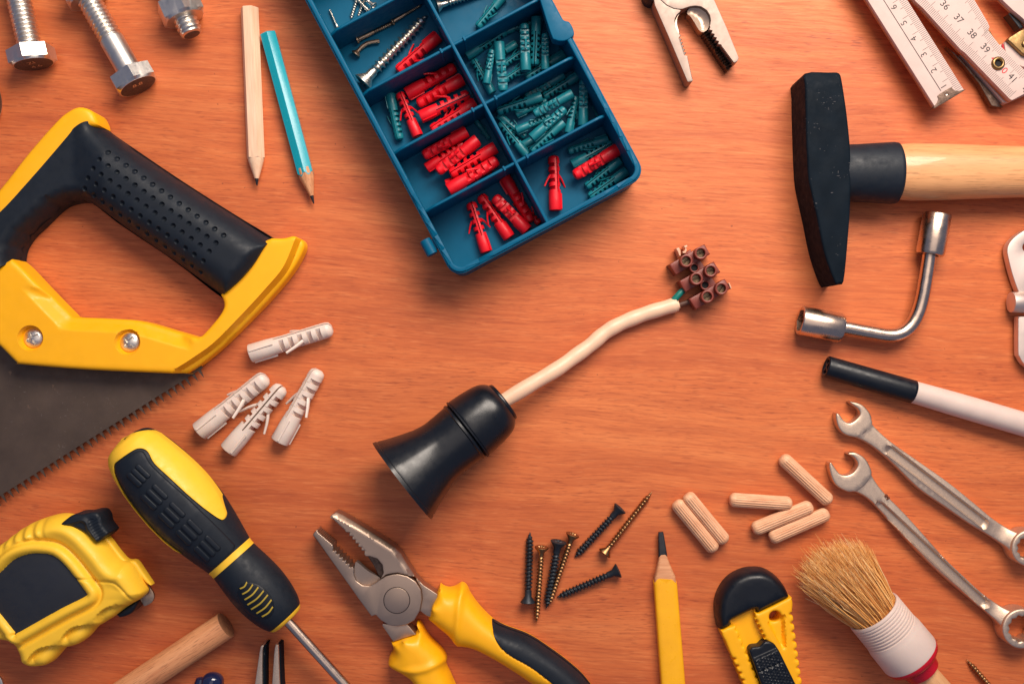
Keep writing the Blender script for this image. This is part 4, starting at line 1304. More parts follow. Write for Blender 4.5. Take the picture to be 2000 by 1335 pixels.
blk = crv(ZP([(1312, 884), (1312, 884), (1400, 932), (1560, 992), (1700, 1080), (1850, 1192), (1960, 1300), (2090, 1500), (1990, 1540), (1860, 1400), (1760, 1310), (1680, 1240), (1560, 1152), (1450, 1092), (1380, 1035), (1335, 970)]), 4)
blk = inset(blk, -0.5)
BLK0 = inset(blk, 1.0)
def z_gR(x, y, d):
    Q = np.stack([x, y], 1)
    ds_ = segdist(Q, [spineR], False)
    w = ds_ + d + 1e-6
    z = 12 + 50 * np.sqrt(np.maximum(1 - np.minimum(ds_ / w, 1) ** 2.8, 0))
    z = z - 5 * inside(Q, [BLK0])
    fr = segdist(Q, [faceR], False)
    return z + 5 * np.exp(-(fr / 6) ** 2)
part('grip', pillow(gR, [], 3, z_gR, rings=[0.6, 2, 5], step=4.5, ds=5), 'yellow', pl.o, 60)
def z_blk(x, y, d):
    Q = np.stack([x, y], 1)
    ds_ = segdist(Q, [spineR], False); do = segdist(Q, [gR]); w = ds_ + do + 1e-6
    return 12 + 50 * np.sqrt(np.maximum(1 - np.minimum(ds_ / w, 1) ** 2.8, 0)) + rnd(d, 2, 1.4)
part('grip_inlay', pillow(blk, [], 8, z_blk, rings=[0.6, 2], step=4.5, ds=5), 'rubber', pl.o, 60, 'black rubber inlay of the grip')
gL = crv(ZP([(620, 996), (620, 996), (645, 1012), (795, 962), (796, 905), (812, 898), (832, 920), (880, 1000), (960, 1080), (985, 1110), (1003, 1150), (1000, 1200), (1045, 1300), (1130, 1560), (860, 1560), (800, 1360), (760, 1290), (700, 1250), (640, 1215), (606, 1182), (612, 1135), (640, 1085), (628, 1035)]), 4)
spL = crv(ZP([(720, 990), (780, 1090), (840, 1190), (900, 1330), (1000, 1560)]), 5, False)
faceL = crv(ZP([(610, 1180), (700, 1195), (850, 1180), (990, 1130)]), 6, False)
def z_gL(x, y, d):
    Q = np.stack([x, y], 1); ds_ = segdist(Q, [spL], False); w = ds_ + d + 1e-6
    z = 12 + 50 * np.sqrt(np.maximum(1 - np.minimum(ds_ / w, 1) ** 3, 0)); fr = segdist(Q, [faceL], False)
    return z + 5 * np.exp(-(fr / 6) ** 2)
part('grip', pillow(gL, [], 3, z_gL, rings=[0.6, 2, 5], step=4.5, ds=5), 'yellow', pl.o, 60)

# ------------------------------------------------------------------ second pliers at the top edge
p2 = Flat('combination_pliers', 'bare steel pliers jaws with rusty teeth coming in from the top edge', 'pliers', 1350, 60, 44)
Z8 = lambda pts: p2.L(zoomed(1240, 0, 7.418, pts))
lj = [(262, -60), (280, 30), (290, 80), (500, 560), (762, 1182), (775, 1188), (832, 1178), (842, 1160)] + zig((842, 1150), (770, 820), 14, 12) + zig((762, 810), (668, 515), 6, 40) + [(630, 480), (600, 430), (580, 380), (574, 320), (582, 270), (610, 215), (650, 180), (672, 148), (640, 140), (560, 128), (460, 80), (370, 0), (330, -60)]
part('jaw', pillow(Z8(lj), [], 1, h=44, b=1.0, ds=8), 'steelbright', p2.o, 25)
rj = [(335, -60), (375, 0), (465, 76), (562, 122), (640, 134), (690, 132), (760, 108), (805, 94), (880, 86), (960, 98), (1040, 150), (1085, 220), (1100, 290), (1092, 350), (1080, 380)] + zig((1090, 392), (1248, 650), 5, -34) + zig((1256, 662), (1436, 905), 12, -13) + [(1446, 912), (1488, 886), (1506, 850), (1500, 820), (1330, 400), (1150, 0), (1125, -60)]
part('jaw', pillow(Z8(rj), [], 12, h=44, b=1.0, ds=8), 'steelbright', p2.o, 25)
# worn serrated grip face under the right jaw and the hollow of the pipe grip
ser = [(1010, 430)] + zig((1020, 440), (1170, 660), 6, -22) + zig((1180, 690), (1380, 985), 12, -12) + [(1440, 915), (1250, 650), (1090, 385)]
part('serrated_face', pillow(Z8(ser), [], 0.5, lambda x, y, d: 24.0 + 5 * np.sin((x * 0.55 - y * 0.83) * 1.1), rings=[], step=3, ds=4), 'darksteel', p2.o, 20, 'rust brown serrated grip face')
part('pipe_grip', pillow(Z8(crv([(800, 100), (880, 88), (960, 100), (1040, 152), (1085, 220), (1098, 290), (1080, 380), (1040, 425), (990, 440), (940, 400), (880, 300), (820, 210), (775, 170)], 3)), [], 0.6, lambda x, y, d: 32.0 - 7 * np.clip(d / 16, 0, 1), rings=[1, 3, 6, 10], step=4, ds=4), 'steel', p2.o)
part('pipe_grip', pillow(Z8(crv([(575, 330), (600, 430), (640, 490), (670, 512), (665, 420), (640, 330), (640, 240), (675, 150), (610, 215)], 3)), [], 0.6, h=30, b=2, ds=4), 'steel', p2.o)
part('shank', pillow(Z8([(225, -420), (262, -50), (1128, -50), (1190, -420)]), [], 1, h=42, b=2, ds=20), 'steelbright', p2.o)
part('grip', pillow(Z8(crv([(120, -900), (110, -300), (150, -60), (225, 10), (285, -10), (290, -200), (480, -900)], 4)), [], 1, h=50, b=14, rings=[2, 6, 14], ds=8), 'rubber', p2.o)

# ------------------------------------------------------------------ hammer
hm = Flat('hammer', 'black forged hammer with rubber collar and pale wooden handle', 'hammer', 1640, 330, 96)
top = [(1575, 141), (1573, 170), (1574, 228), (1578, 334), (1587, 385), (1596, 425), (1610, 492), (1631, 551), (1640, 553), (1649, 549), (1655, 490), (1660, 430), (1662, 380), (1662, 304), (1658, 250), (1651, 195), (1646, 160), (1642, 141), (1620, 139)]
def z_hm(x, y, d):
    # faces worn round, poll chamfered
    z = rnd(d, 4.5, 96.0)
    z = z - np.clip((y - hm.P(1600, 160)[1]) / 14, 0, 1.2) * 5
    return z + 0.8 * np.sin(x * 0.11 + 1.0) * np.sin(y * 0.07)
part('head', pillow(crv(hm.L(top), 3), [], 1, z_hm, rings=[0.5, 1.5, 3, 4.5], step=10, ds=8), 'blackpaint', hm.o, 35)
khm = hm.k
hx = lambda x: (x - 1640) * khm
yc = hm.P(1640, 330)[1]
part('collar', moved(lathe([(hx(1655), 51), (hx(1662), 53.5), (hx(1690), 54.5), (hx(1762), 58.5), (hx(1768), 57.5), (hx(1771), 52)], 48, lambda x, a: 1 - 0.13 * math.sin(a) ** 2), 0, yc, 50), 'rubber', hm.o, 60)
def hand_prof():
    return [(hx(1766), 51.5), (hx(1800), 54.5), (hx(1860), 53.5), (hx(1930), 51), (hx(2010), 48.5), (hx(2200), 47)]
part('handle', moved(lathe(hand_prof(), 48, lambda x, a: 1 - 0.16 * math.sin(a) ** 2), 0, yc + 2, 50), 'handle', hm.o, 60)

# ------------------------------------------------------------------ folding ruler
ru = Flat('folding_ruler', 'white folding ruler with black and red numbers and brass hinges', 'ruler', 1860, 90, 56)
def slat(poly, z0, z1, mat='rulerwhite', name='slat'):
    o = part(name, pillow(poly, [], z0 + 4.0, h=z1, b=0.9, ds=40), mat, ru.o)
    if mat == 'rulerwhite':
        part('wood_edge', pillow(inset(poly, -0.4), [], z0, h=z0 + 6.0, b=0.3, rings=[], ds=40), 'rulerwood', o)
    return o
ZR = lambda pts: ru.L(zoomed(1660, 0, 5.803, pts))
e1 = np.array(ru.P(1883, 176)); e0 = np.array(ru.P(1827.5, 211)); dirr = np.array(ru.P(1694.5, 0)) - np.array(ru.P(1827.5, 211)); dirr /= np.linalg.norm(dirr)
lenS = 480
s1 = [tuple(e0), tuple(e1), tuple(e1 + dirr * lenS), tuple(e0 + dirr * lenS)]
slat(s1, 42, 56)
wv = (e1 - e0); Ws = np.linalg.norm(wv); wv = wv / Ws
def bar_marks(list_, z, mat, name):
    V, F = [], []
    for (a, b, w) in list_:
        a = np.array(a); b = np.array(b); d_ = (b - a) / max(np.linalg.norm(b - a), 1e-6); p_ = np.array((-d_[1], d_[0])) * w / 2
        n = len(V)
        V += [(*(a - p_), z), (*(b - p_), z), (*(b + p_), z), (*(a + p_), z)]; F.append((n, n + 1, n + 2, n + 3))
    return part(name, (V, F), mat, ru.o, 0)
CM = 36.4 * ru.k
t0 = 0.0
ticks = []
for i in range(2, 100):
    t = i * CM / 10 - 0.5
    ln = 26 if i % 10 == 0 else (20 if i % 5 == 0 else 13.5)
    a = e1 + dirr * t - wv * 0.8
    ticks.append((a, a - wv * ln, 1.0))
bar_marks(ticks, 56.15, 'grayink', 'tick_marks')
bar_marks([(e0 + wv * Ws * 0.40 + dirr * 22, e0 + wv * Ws * 0.40 + dirr * (lenS - 5), 1.5)], 56.15, 'ink', 'printed_line')
def number(txt, pos, right, size, mat='ink', z=56.2):
    o = link('number', text_mesh(txt, size, mat), ru.o)
    r = Vector((right[0], right[1], 0)).normalized(); u = Vector((-r.y, r.x, 0))
    o.matrix_local = Matrix(((r.x, u.x, 0, pos[0] * S), (r.y, u.y, 0, pos[1] * S), (0, 0, 1, z * S), (0, 0, 0, 1)))
for i in range(1, 10):
    p = e1 + dirr * (i * CM - (0.5 if i > 1 else 1)) - wv * 28.5 - dirr * 8.0
    number(str(i), p, dirr, 17)
tipm = ZR([(958, 1228), (985, 1165), (1000, 1120), (996, 1082), (1135, 996), (1160, 1006), (1185, 1026), (1225, 1032), (1292, 1018), (1288, 1032)])
part('end_cap', pillow(crv(tipm, 3), [ZR(circle(1097, 1077, 17, 16))], 42, h=57.4, b=0.6, ds=4), 'darksteel', ru.o)
part('end_cap_pin', moved(lathe([(0, 3.2), (1.0, 3.0)], 14), 0, 0, 0) if False else pillow(ZR(circle(1100, 1082, 13, 14)), [], 50, h=57.2, b=0.5, ds=3), 'chrome', ru.o)
# second slat with 36 to 41
def slat_poly(pts): return ZR(pts)
s2 = [(560, -260), (770, 0), (850, 72), (1280, 545), (1330, 582), (1838, 1106), (1860, 1122), (1880, 1118), (2300, 900), (2050, 820), (1973, 742), (1722, 490), (1598, 330), (1612, 288), (1590, 235), (1450, 0), (1290, -260)]
slat(ZR(s2), 30, 46)
d2 = np.array(ru.P(1982, 150)) - np.array(ru.P(1849.6, 8.6)); d2 /= np.linalg.norm(d2); n2 = np.array((-d2[1], d2[0]))
for tx, (x, y) in (('35', (945, -112)), ('36', (1100, 42)), ('37', (1256, 196)), ('38', (1409, 368)), ('39', (1560, 532)), ('41', (1872, 872)), ('42', (2030, 1020))):
    number(tx, ZR([(x, y)])[0], d2, 18.5, z=46.25)
number('4', ZR([(1654, 656)])[0], d2, 18.5, 'redink', 46.25); number('0', ZR([(1780, 788)])[0], d2, 18.5, 'redink', 46.25)
# ticks along both borders of the second slat
lowb = [(560, -260), (770, 0), (850, 72), (1280, 545), (1330, 582), (1838, 1106)]
uppb = [(1290, -260), (1450, 0), (1590, 235), (1612, 288), (1598, 330), (1722, 490), (1973, 742), (2050, 820)]
def along(poly, dx):
    P = [np.array(p) for p in ZR(poly)]; out = []; acc = 0.0
    for a, b in zip(P, P[1:]):
        L2 = np.linalg.norm(b - a); t = (dx - acc % dx) % dx
        while t < L2:
            out.append(a + (b - a) * t / L2); t += dx
        acc += L2
    return out
tk = []
for i, p in enumerate(along(lowb, CM / 10 * 1.0)):
    ln = 26 if i % 10 == 3 else (20 if i % 10 == 8 else 15.5)
    tk.append((p + n2 * 1.5, p + n2 * (ln), 0.9))
for i, p in enumerate(along(uppb, CM / 10 * 1.02)):
    ln = 24 if i % 10 == 6 else (19 if i % 10 == 1 else 14)
    tk.append((p - n2 * 1.5, p - n2 * (ln), 0.9))
bar_marks(tk, 46.15, 'grayink', 'tick_marks')
part('rivet', moved(xform(lathe([(0, 13), (2.5, 12.8), (5, 11), (5.5, 8.5), (4.2, 6.4), (-3, 6.0)], 28, cap=False), Matrix.Rotation(math.radians(-90), 4, 'Y')), *ZR([(1705, 705)])[0], 45.8), 'hingebrass', ru.o, 60)
part('rivet_hole_shade', pillow(circle(*ZR([(1705, 705)])[0], 6.6, 20), [], 44, h=46.6, b=0.1, rings=[], ds=3), 'recess_shade', ru.o)  # solid disc painted dark for the shade inside the rivet
# folded slats underneath, springs and the brass hinge at the corner
slat(ZR([(1180, 470), (1330, 590), (1840, 1170), (1760, 1165), (1700, 1150), (1560, 900), (1400, 700)]), 4, 22, 'darksteel', 'spring_plate')
slat(ZR([(1350, 560), (1820, 1120), (1870, 1125), (2400, 900), (2100, 300), (1700, 500)]), 4, 26)
part('hinge_plate', pillow(ZR([(1600, 300), (1640, 330), (1735, 500), (1690, 470), (1590, 345)]), [], 20, h=40, b=1, ds=6), 'hingebrass', ru.o)
slat(ZR([(1765, -10), (1880, 100), (1990, 190), (2300, 480), (2500, 300), (2060, -250), (1560, -250)]), 30, 46)
part('spring_plate', pillow(ZR([(1862, 118), (1880, 105), (1990, 205), (2040, 270), (1990, 285)]), [], 12, h=34, b=1, ds=6), 'blackplastic', ru.o)
slat(ZR(crv([(1800, 470), (1800, 470), (1815, 560), (1860, 630), (1930, 690), (2050, 740), (2250, 700), (2100, 400), (1850, 420)], 3)), 24, 40)
part('red_trim', tube([(*p, 34) for p in crv(ZR([(1795, 465), (1810, 565), (1858, 638), (1930, 698), (2020, 740)]), 5, False)], 2.2, 8), 'redcollar', ru.o)
part('hinge_plate', pillow(ZR([(1806, 440), (1825, 412), (1990, 310), (2150, 500), (2080, 640), (1985, 610)]), [], 38, h=50, b=2, ds=8), 'hingebrass', ru.o)
part('hinge_pin', pillow(ZR(circle(2000, 490, 40, 24)), [], 46, h=54, b=3, ds=3), 'hingebrass', ru.o)
# stack of folded slats outside the picture that carries the raised end
far = e0 + dirr * 380
for zz in (0, 14, 28):
    sp = [tuple(far + wv * -6), tuple(far + wv * (Ws + 6)), tuple(far + wv * (Ws + 6) + dirr * 110), tuple(far - wv * 6 + dirr * 110)]
    slat(sp, zz, zz + 13.6)

# ------------------------------------------------------------------ bent socket wrench
sw = Flat('socket_wrench', 'bent chrome socket wrench with a socket on each end', 'wrench', 1700, 560, 30)
def P3(x, y, z): return (*sw.P(x, y), z)
rodp = crv([P3(1636, 637, 28), P3(1660, 641, 28), P3(1700, 648.5, 28), P3(1738, 654.5, 28), P3(1762, 650, 28), P3(1780, 636, 28), P3(1793, 613, 28), P3(1802, 583, 28), P3(1809, 545, 28), P3(1814, 512, 28), P3(1817, 490, 28)], 7, False)
part('rod', tube(rodp, 13.0, 20), 'chrome', sw.o, 60)
def socket(A, B, r, name='socket'):
    a = Vector(P3(*A, 28)); b = Vector(P3(*B, 28)); L_ = (b - a).length; ang = math.atan2(b.y - a.y, b.x - a.x)
    n = 48
    def hexr(x, a_):
        return 1.0 / math.cos(((a_ + math.pi / 6) % (math.pi / 3)) - math.pi / 6)
    outer = lathe([(0.0, r * 0.94), (2.5, r), (L_ - 6, r), (L_ - 1, r * 0.92), (L_, r * 0.60)], n, cap=False)
    # open end: rim and hexagonal bore
    V, F = [], []
    for x, rr, hx_ in ((0.0, r * 0.94, 0), (-0.6, r * 0.90, 0), (0.4, r * 0.70, 1), (26, r * 0.70, 1), (26, 0.01, 1)):
        for j in range(n):
            a_ = 2 * math.pi * j / n; q = rr * (hexr(0, a_) if hx_ else 1)
            V.append((x, q * math.cos(a_), q * math.sin(a_)))
    for i in range(4):
        for j in range(n):
            p, q = i * n + j, i * n + (j + 1) % n; F.append((p, p + n, q + n, q))
    m_ = Matrix.Translation(a) @ Matrix.Rotation(ang, 4, 'Z')
    s_ = part(name, xform(outer, m_), 'chrome', sw.o, 50)
    part('hex_bore', xform((V, F), m_), 'chrome', s_, 35)
socket((1563, 625), (1645, 641), 28.5)
socket((1832, 418), (1817, 498), 26.5)

# ------------------------------------------------------------------ silver clamp tool at the right edge
ct = Flat('clamp_tool', 'silver steel plate tool with round pivot knob at the right edge', 'clamp', 2010, 580, 26)
ZC = lambda pts: ct.L(zoomed(1900, 430, 4.45, pts))
part('plate', pillow(crv(ZC([(470, 85), (420, 105), (360, 150), (315, 205), (300, 265), (312, 340), (345, 470), (395, 610), (430, 660), (430, 660), (700, 660), (820, 400), (760, 180), (600, 90)]), 5), [ZC(circle(478, 235, 44, 24))], 8, h=26, b=1.6, ds=6), 'clampsteel', ct.o, 30)
part('plate', pillow(crv(ZC([(398, 835), (398, 835), (398, 1140), (412, 1190), (450, 1250), (520, 1290), (700, 1290), (700, 835), (700, 835)]), 4), [], 8, h=25, b=1.6, ds=6), 'clampsteel', ct.o, 30)
kx, ky = ZC([(395, 712)])[0]
part('pivot_knob', moved(lathe([(-26, 17), (-25, 19.5), (-2, 20.5), (0, 19.5), (8, 19), (9, 16), (60, 16)], 40), kx + 12, ky, 24), 'clampsteel', ct.o, 40)

# ------------------------------------------------------------------ marker pen
mk = bpy.data.objects.new('marker_pen', None); COL.objects.link(mk)
m = axis_matrix((1613, 715), (2000, 828), 23, 23, 0.4, 1.0); mk.matrix_world = m @ Matrix.Scale(1 / m.to_scale()[0], 4)
tag(mk, 'white marker pen with black cap lying above the wrenches', 'marker pen')
part('cap', lathe([(6, 0.3), (6, 14), (1, 15), (0, 17.5), (0.5, 20), (2.5, 21), (170, 22.6), (175, 22.6), (177, 20)], 48, cap=False), 'blackplastic', mk, 60)
part('cap_vent', join(*[xform(box(-0.6 + 1.5, -12, -2, 4, 12, 2), Matrix.Rotation(a, 4, 'X')) for a in (0.4, 1.97)]), 'blackplastic', mk, 0)
part('barrel', lathe([(174, 21.3), (240, 22.6), (300, 23.2), (560, 23.6), (566, 21)], 48), 'white', mk, 60)

# ------------------------------------------------------------------ combination wrenches
def comb_wrench(label, outer, jaw_split, g0, g1, gw_, ring_c, ro_, ri_, c, rust=None):
    w = Flat('combination_wrench', label, 'wrench', c[0], c[1], 24, 'combination wrenches')
    poly = crv(w.L(outer), 3)
    # recessed panel along the shank
    a = np.array(w.P(*g0)); b = np.array(w.P(*g1)); d_ = (b - a) / np.linalg.norm(b - a); n_ = np.array((-d_[1], d_[0]))
    js = [np.array(q) for q in w.L(jaw_split)]
    def zf(x, y, d):
        u = (x - a[0]) * d_[0] + (y - a[1]) * d_[1]; v = (x - a[0]) * n_[0] + (y - a[1]) * n_[1]
        L_ = np.linalg.norm(b - a)
        uc = np.clip(u, gw_, L_ - gw_); dist = np.hypot(u - uc, v)
        z = rnd(d, 3.5, 24.0)
        z = z - 7.0 * np.clip((gw_ - dist) / 1.8, 0, 1)
        z = z + 1.2 * np.clip(1 - np.abs(dist - gw_ - 2) / 2, 0, 1)
        # jaw is ground flat a little lower
        e = js[1] - js[0]; side = e[0] * (y - js[0][1]) - e[1] * (x - js[0][0])
        z = z - 1.8 * np.clip(np.sign(side), 0, 1)
        rc = np.array(w.P(*ring_c)); rr = np.hypot(x - rc[0], y - rc[1])
        return z + 14 * np.clip((ro_ + 28 - rr) / 32, 0, 1) ** 2
    ex = []
    for k in np.linspace(0, 1, 110):
        for s_ in (-1, 1):
            for o_ in (gw_ - 3, gw_ - 1.8, gw_ - 0.05, gw_ + 2, gw_ + 4): ex.append(tuple(a + (b - a) * (0.03 + 0.94 * k) + n_ * s_ * o_))
    hole = [tuple(np.array(w.P(*ring_c)) + (ri_ + (1.8 if i % 2 else -1.8)) * np.array((math.cos(i * math.pi / 12), math.sin(i * math.pi / 12)))) for i in range(24)]
    part('shank', pillow(poly, [], 2, zf, rings=[0.4, 1.4, 3.5], step=6, ds=5, extra=ex), 'wrench', w.o, 40)
    rc = w.P(*ring_c)
    part('ring_end', pillow(circle(*rc, ro_, 56), [hole], -0 + 1, lambda x, y, d: rnd(d, 3.5, 40.0), rings=[0.6, 1.8, 3.5], ds=3), 'wrench', w.o, 35)
    # polished jaw skin
    return w, poly
def clip_poly(pts, a, b):
    return pts
oA = [(1664, 784), (1684, 790), (1699, 806), (1704, 822), (1709, 833), (1740, 861.5), (1796, 901), (1853, 941), (1905, 983), (1941, 1013), (1972, 1033), (1988, 1041), (1979, 1052), (1975, 1068), (1973, 1080), (1962, 1066), (1931.0, 1044.6), (1893.0, 1021.6), (1844.0, 987.6), (1795.0, 953.6), (1751.0, 910.6), (1722.0, 884.6), (1698.0, 866.6), (1675, 855), (1652, 849), (1640, 838), (1634, 822), (1633.5, 808), (1637, 807), (1641, 810), (1648, 820), (1659, 826), (1670, 821), (1680, 809), (1677, 799), (1668, 792), (1661, 786)]
wA, pA_ = comb_wrench('grey combination wrench just below the marker pen', oA, [(1707, 826), (1672, 856)], (1732, 874), (1930, 1027), 8.5, (2004, 1067), 35, 23, (1830, 950))
part('jaw', pillow(crv(wA.L([(1664, 784), (1684, 790), (1699, 806), (1703, 820), (1699, 834), (1686, 848), (1672, 853), (1652, 849), (1640, 838), (1634, 822), (1633.5, 808), (1637, 807), (1641, 810), (1648, 820), (1659, 826), (1670, 821), (1680, 809), (1677, 799), (1668, 792), (1661, 786)]), 4), [], 1.5, h=23.6, b=2.5, ds=4), 'wrenchpol', wA.o, 40)
oB = [(1659, 884), (1673, 884), (1690, 895), (1701, 914), (1705, 930), (1726, 960), (1775, 1010), (1843, 1086), (1880, 1122), (1917, 1156), (1956, 1184), (1974, 1192), (1964, 1203), (1958, 1218), (1957, 1234), (1943.0, 1209.6), (1884.0, 1159.6), (1841.0, 1122.6), (1795.0, 1078.6), (1751.0, 1030.6), (1722.0, 998.6), (1698.0, 975.6), (1673, 961), (1652, 959), (1633, 947), (1623, 926), (1620, 907), (1624, 903), (1629, 910), (1640, 924), (1652, 928), (1666, 923), (1676, 908), (1672, 897), (1664, 890), (1657, 887)]
wB, pB_ = comb_wrench('longer grey combination wrench beside the brush, with a rust spot', oB, [(1704, 925), (1668, 962)], (1712.5, 982), (1930.5, 1185), 8.5, (1989, 1223), 38, 25, (1820, 1070))
part('jaw', pillow(crv(wB.L([(1659, 884), (1673, 884), (1690, 895), (1700, 912), (1703, 926), (1694, 942), (1680, 955), (1666, 960), (1652, 959), (1633, 947), (1623, 926), (1620, 907), (1624, 903), (1629, 910), (1640, 924), (1652, 928), (1666, 923), (1676, 908), (1672, 897), (1664, 890), (1657, 887)]), 4), [], 1.5, h=23.6, b=2.5, ds=4), 'wrenchpol', wB.o, 40)

rp_ = random.Random(4)
for cx_, cy_, rr_ in ((1731.5, 967, 3.2), (1736, 971, 2.4), (1733.5, 974, 1.6)):
    part('rust_spot', pillow([(x * 1.0, y) for x, y in [tuple(np.array(wB.P(cx_, cy_)) + rr_ * (0.7 + 0.5 * rp_.random()) * np.array((math.cos(t), math.sin(t)))) for t in np.linspace(0, 2 * math.pi, 11, endpoint=False)]], [], 20, h=25.3, b=0.6, ds=2), 'rust', wB.o)

# ------------------------------------------------------------------ round paint brush
br = bpy.data.objects.new('paint_brush', None); COL.objects.link(br)
m = axis_matrix((1705, 1192), (1775, 1277), 60, 57, 0, 1.0); Lb = m.to_scale()[0]; br.matrix_world = m @ Matrix.Scale(1 / Lb, 4)
tag(br, 'round paint brush with tan bristles, white ribbed ferrule and red collar', 'paint brush')
fp = [(4, 47), (0, 50), (0, 52.5), (2, 53.5)]
for i in range(8):
    x = 5 + i * 6.2; fp += [(x, 54.0), (x + 1.2, 52.4), (x + 2.8, 52.4), (x + 4.2, 54.0 + i * 0.05)]
fp += [(62, 55.5), (64, 56.2), (108, 57.0), (112, 56)]
part('ferrule', lathe(fp, 64, cap=False), 'white', br, 30, 'white ribbed plastic ferrule')
part('ferrule_core', lathe([(9, 0.3), (9, 48)], 32, cap=False), 'brushhandle', br)
part('collar', lathe([(110, 55.5), (114, 56.4), (121, 54), (128, 46), (131, 38), (150, 34), (153, 27)], 48), 'redcollar', br, 50, 'crimson plastic collar behind the ferrule')
part('handle', lathe([(146, 20), (153, 24), (175, 25), (260, 29), (360, 24)], 40), 'brushhandle', br, 60)
rng = random.Random(11)
V, F, tone = [], [], []
NB = 3200
for i in range(NB):
    r = math.sqrt(rng.random()); a = rng.random() * 2 * math.pi
    y0, z0 = 46 * r * math.cos(a), 46 * r * math.sin(a)
    ln = rng.gauss(139, 13) * (1.0 - 0.06 * math.cos(a) * r) - 30 * r * r
    stray = rng.random() < 0.05
    sp = 1.52 + rng.gauss(0, 0.10) + (rng.uniform(-0.1, 0.35) if stray else 0)
    y1 = y0 * sp + rng.gauss(0, 4) - 4
    z1 = max(3.0 - 60 + 4, z0 * 1.18 + rng.gauss(0, 4) - 4)
    bow = rng.gauss(0, 3.0 if not stray else 9); bz = rng.gauss(0, 2.5)
    w = rng.uniform(0.55, 1.0)
    segs = 4; base = len(V)
    tn = min(1, max(0, rng.gauss(0.55, 0.2)))
    for k in range(segs + 1):
        t = k / segs
        x = 14 - (ln + 14) * t
        q = t ** 1.15
        y = y0 + (y1 - y0) * q + bow * math.sin(math.pi * t); z = z0 + (z1 - z0) * q + bz * math.sin(math.pi * t)
        ww = w * (1 - 0.75 * t * t)
        for j in range(3):
            aa = 2 * math.pi * j / 3 + i
            V.append((x, y + ww * math.cos(aa), z + ww * math.sin(aa))); tone.append(min(1, tn * (0.72 + 0.45 * t)))
    for k in range(segs):
        for j in range(3):
            p, q = base + k * 3 + j, base + k * 3 + (j + 1) % 3
            F.append((p, p + 3, q + 3, q))
bo_ = part('bristles', (V, F), 'bristle', br, 0, 'tan natural bristles fanned out')
at = bo_.data.attributes.new('tone', 'FLOAT', 'POINT'); at.data.foreach_set('value', tone)
bo_['kind'] = 'stuff'

# ------------------------------------------------------------------ snap-off utility knife
kn = Flat('utility_knife', 'yellow snap off utility knife with black end cap and black slider', 'utility knife', 1480, 1230, 44)
ZK = lambda pts: kn.L(zoomed(1390, 1100, 5.68, pts))
cap = [(112, 757), (90, 700), (70, 600), (75, 450), (130, 300), (230, 180), (370, 105), (500, 82), (620, 95), (740, 160), (830, 260), (886, 372), (886, 372), (886, 392), (886, 392), (520, 573), (520, 573), (490, 530), (490, 530), (233, 657), (233, 657), (240, 702), (240, 702), (112, 757)]
part('end_cap', pillow(crv(ZK(cap[:-1]), 4), [], 1, lambda x, y, d: 10 + 36 * np.sqrt(np.maximum(1 - (1 - np.minimum(d / 17, 1)) ** 2.4, 0)), rings=[0.5, 1.5, 3.5, 7, 12, 17], step=9, ds=5), 'blackplastic', kn.o, 50)
def scallop(a, b, n, dep):
    out = []
    a = np.array(a, float); b = np.array(b, float); d_ = (b - a) / n; nn_ = np.array((d_[1], -d_[0])); nn_ /= np.linalg.norm(nn_)
    for i in range(n):
        q = a + d_ * i
        out += [tuple(q - nn_ * dep * 0.0), tuple(q + d_ * 0.12 - nn_ * dep), tuple(q + d_ * 0.30 - nn_ * dep), tuple(q + d_ * 0.42), tuple(q + d_ * 0.7 + nn_ * dep * 0.25)]
    return out
# right rail, left rail and channel floor
rightrail = [(480, 520), (520, 560), (860, 390), (895, 400), (906, 450), (900, 520)] + scallop((898, 540), (1005, 1335), 8, 26) + scallop((1005, 1335), (1150, 1700), 4, 26) + [(1150, 1760), (1010, 1760), (850, 1335), (760, 1130), (690, 960), (640, 880)] + scallop((610, 850), (480, 570), 5, -16)
RR = crv(ZK(rightrail), 2)
tri = ZK([(800, 575), (812, 640), (826, 930), (800, 945), (775, 930), (650, 690), (640, 640)])
TRI = crv(tri, 4)
def z_rr(x, y, d):
    Q = np.stack([x, y], 1); ins_ = inside(Q, [TRI]); dt = segdist(Q, [TRI])
    return rnd(d, 4.5, 42.0) - np.where(ins_, 12 * np.clip(dt / 2.5, 0, 1), 0)
holec = ZK(circle(712, 597, 68, 36))
part('side_rail', pillow(RR, [holec], 1, z_rr, rings=[0.6, 2, 4.5], step=4, ds=3.5), 'yellow', kn.o, 50)
leftrail = [(112, 755), (240, 700), (262, 690)] + scallop((280, 715), (500, 1240), 6, 14) + scallop((500, 1240), (690, 1700), 5, 14) + [(700, 1760), (520, 1760)] + scallop((480, 1690), (348, 1320), 4, 22)[:-1] + scallop((348, 1320), (222, 1005), 4, 22) + [(205, 985), (160, 870)]
part('side_rail', pillow(crv(ZK(leftrail), 2), [], 1, lambda x, y, d: rnd(d, 4.5, 42.0), rings=[0.6, 2, 4.5], step=5, ds=3.5), 'yellow', kn.o, 50)
part('channel_floor', pillow(ZK([(215, 640), (500, 510), (640, 830), (1020, 1760), (700, 1760), (420, 1150)]), [], 1, h=26, b=0.5, rings=[], ds=20), 'yellow', kn.o)
sl = crv(ZK([(440, 922), (440, 922), (475, 915), (525, 908), (560, 872), (600, 856), (650, 862), (698, 892), (740, 960), (768, 1015), (930, 1345), (1080, 1640), (720, 1720), (548, 1345), (480, 1160), (418, 985), (416, 950)]), 4)
ua = np.array((0.42, -0.91)); 
kk0 = ZK([(560, 1000)])[0]
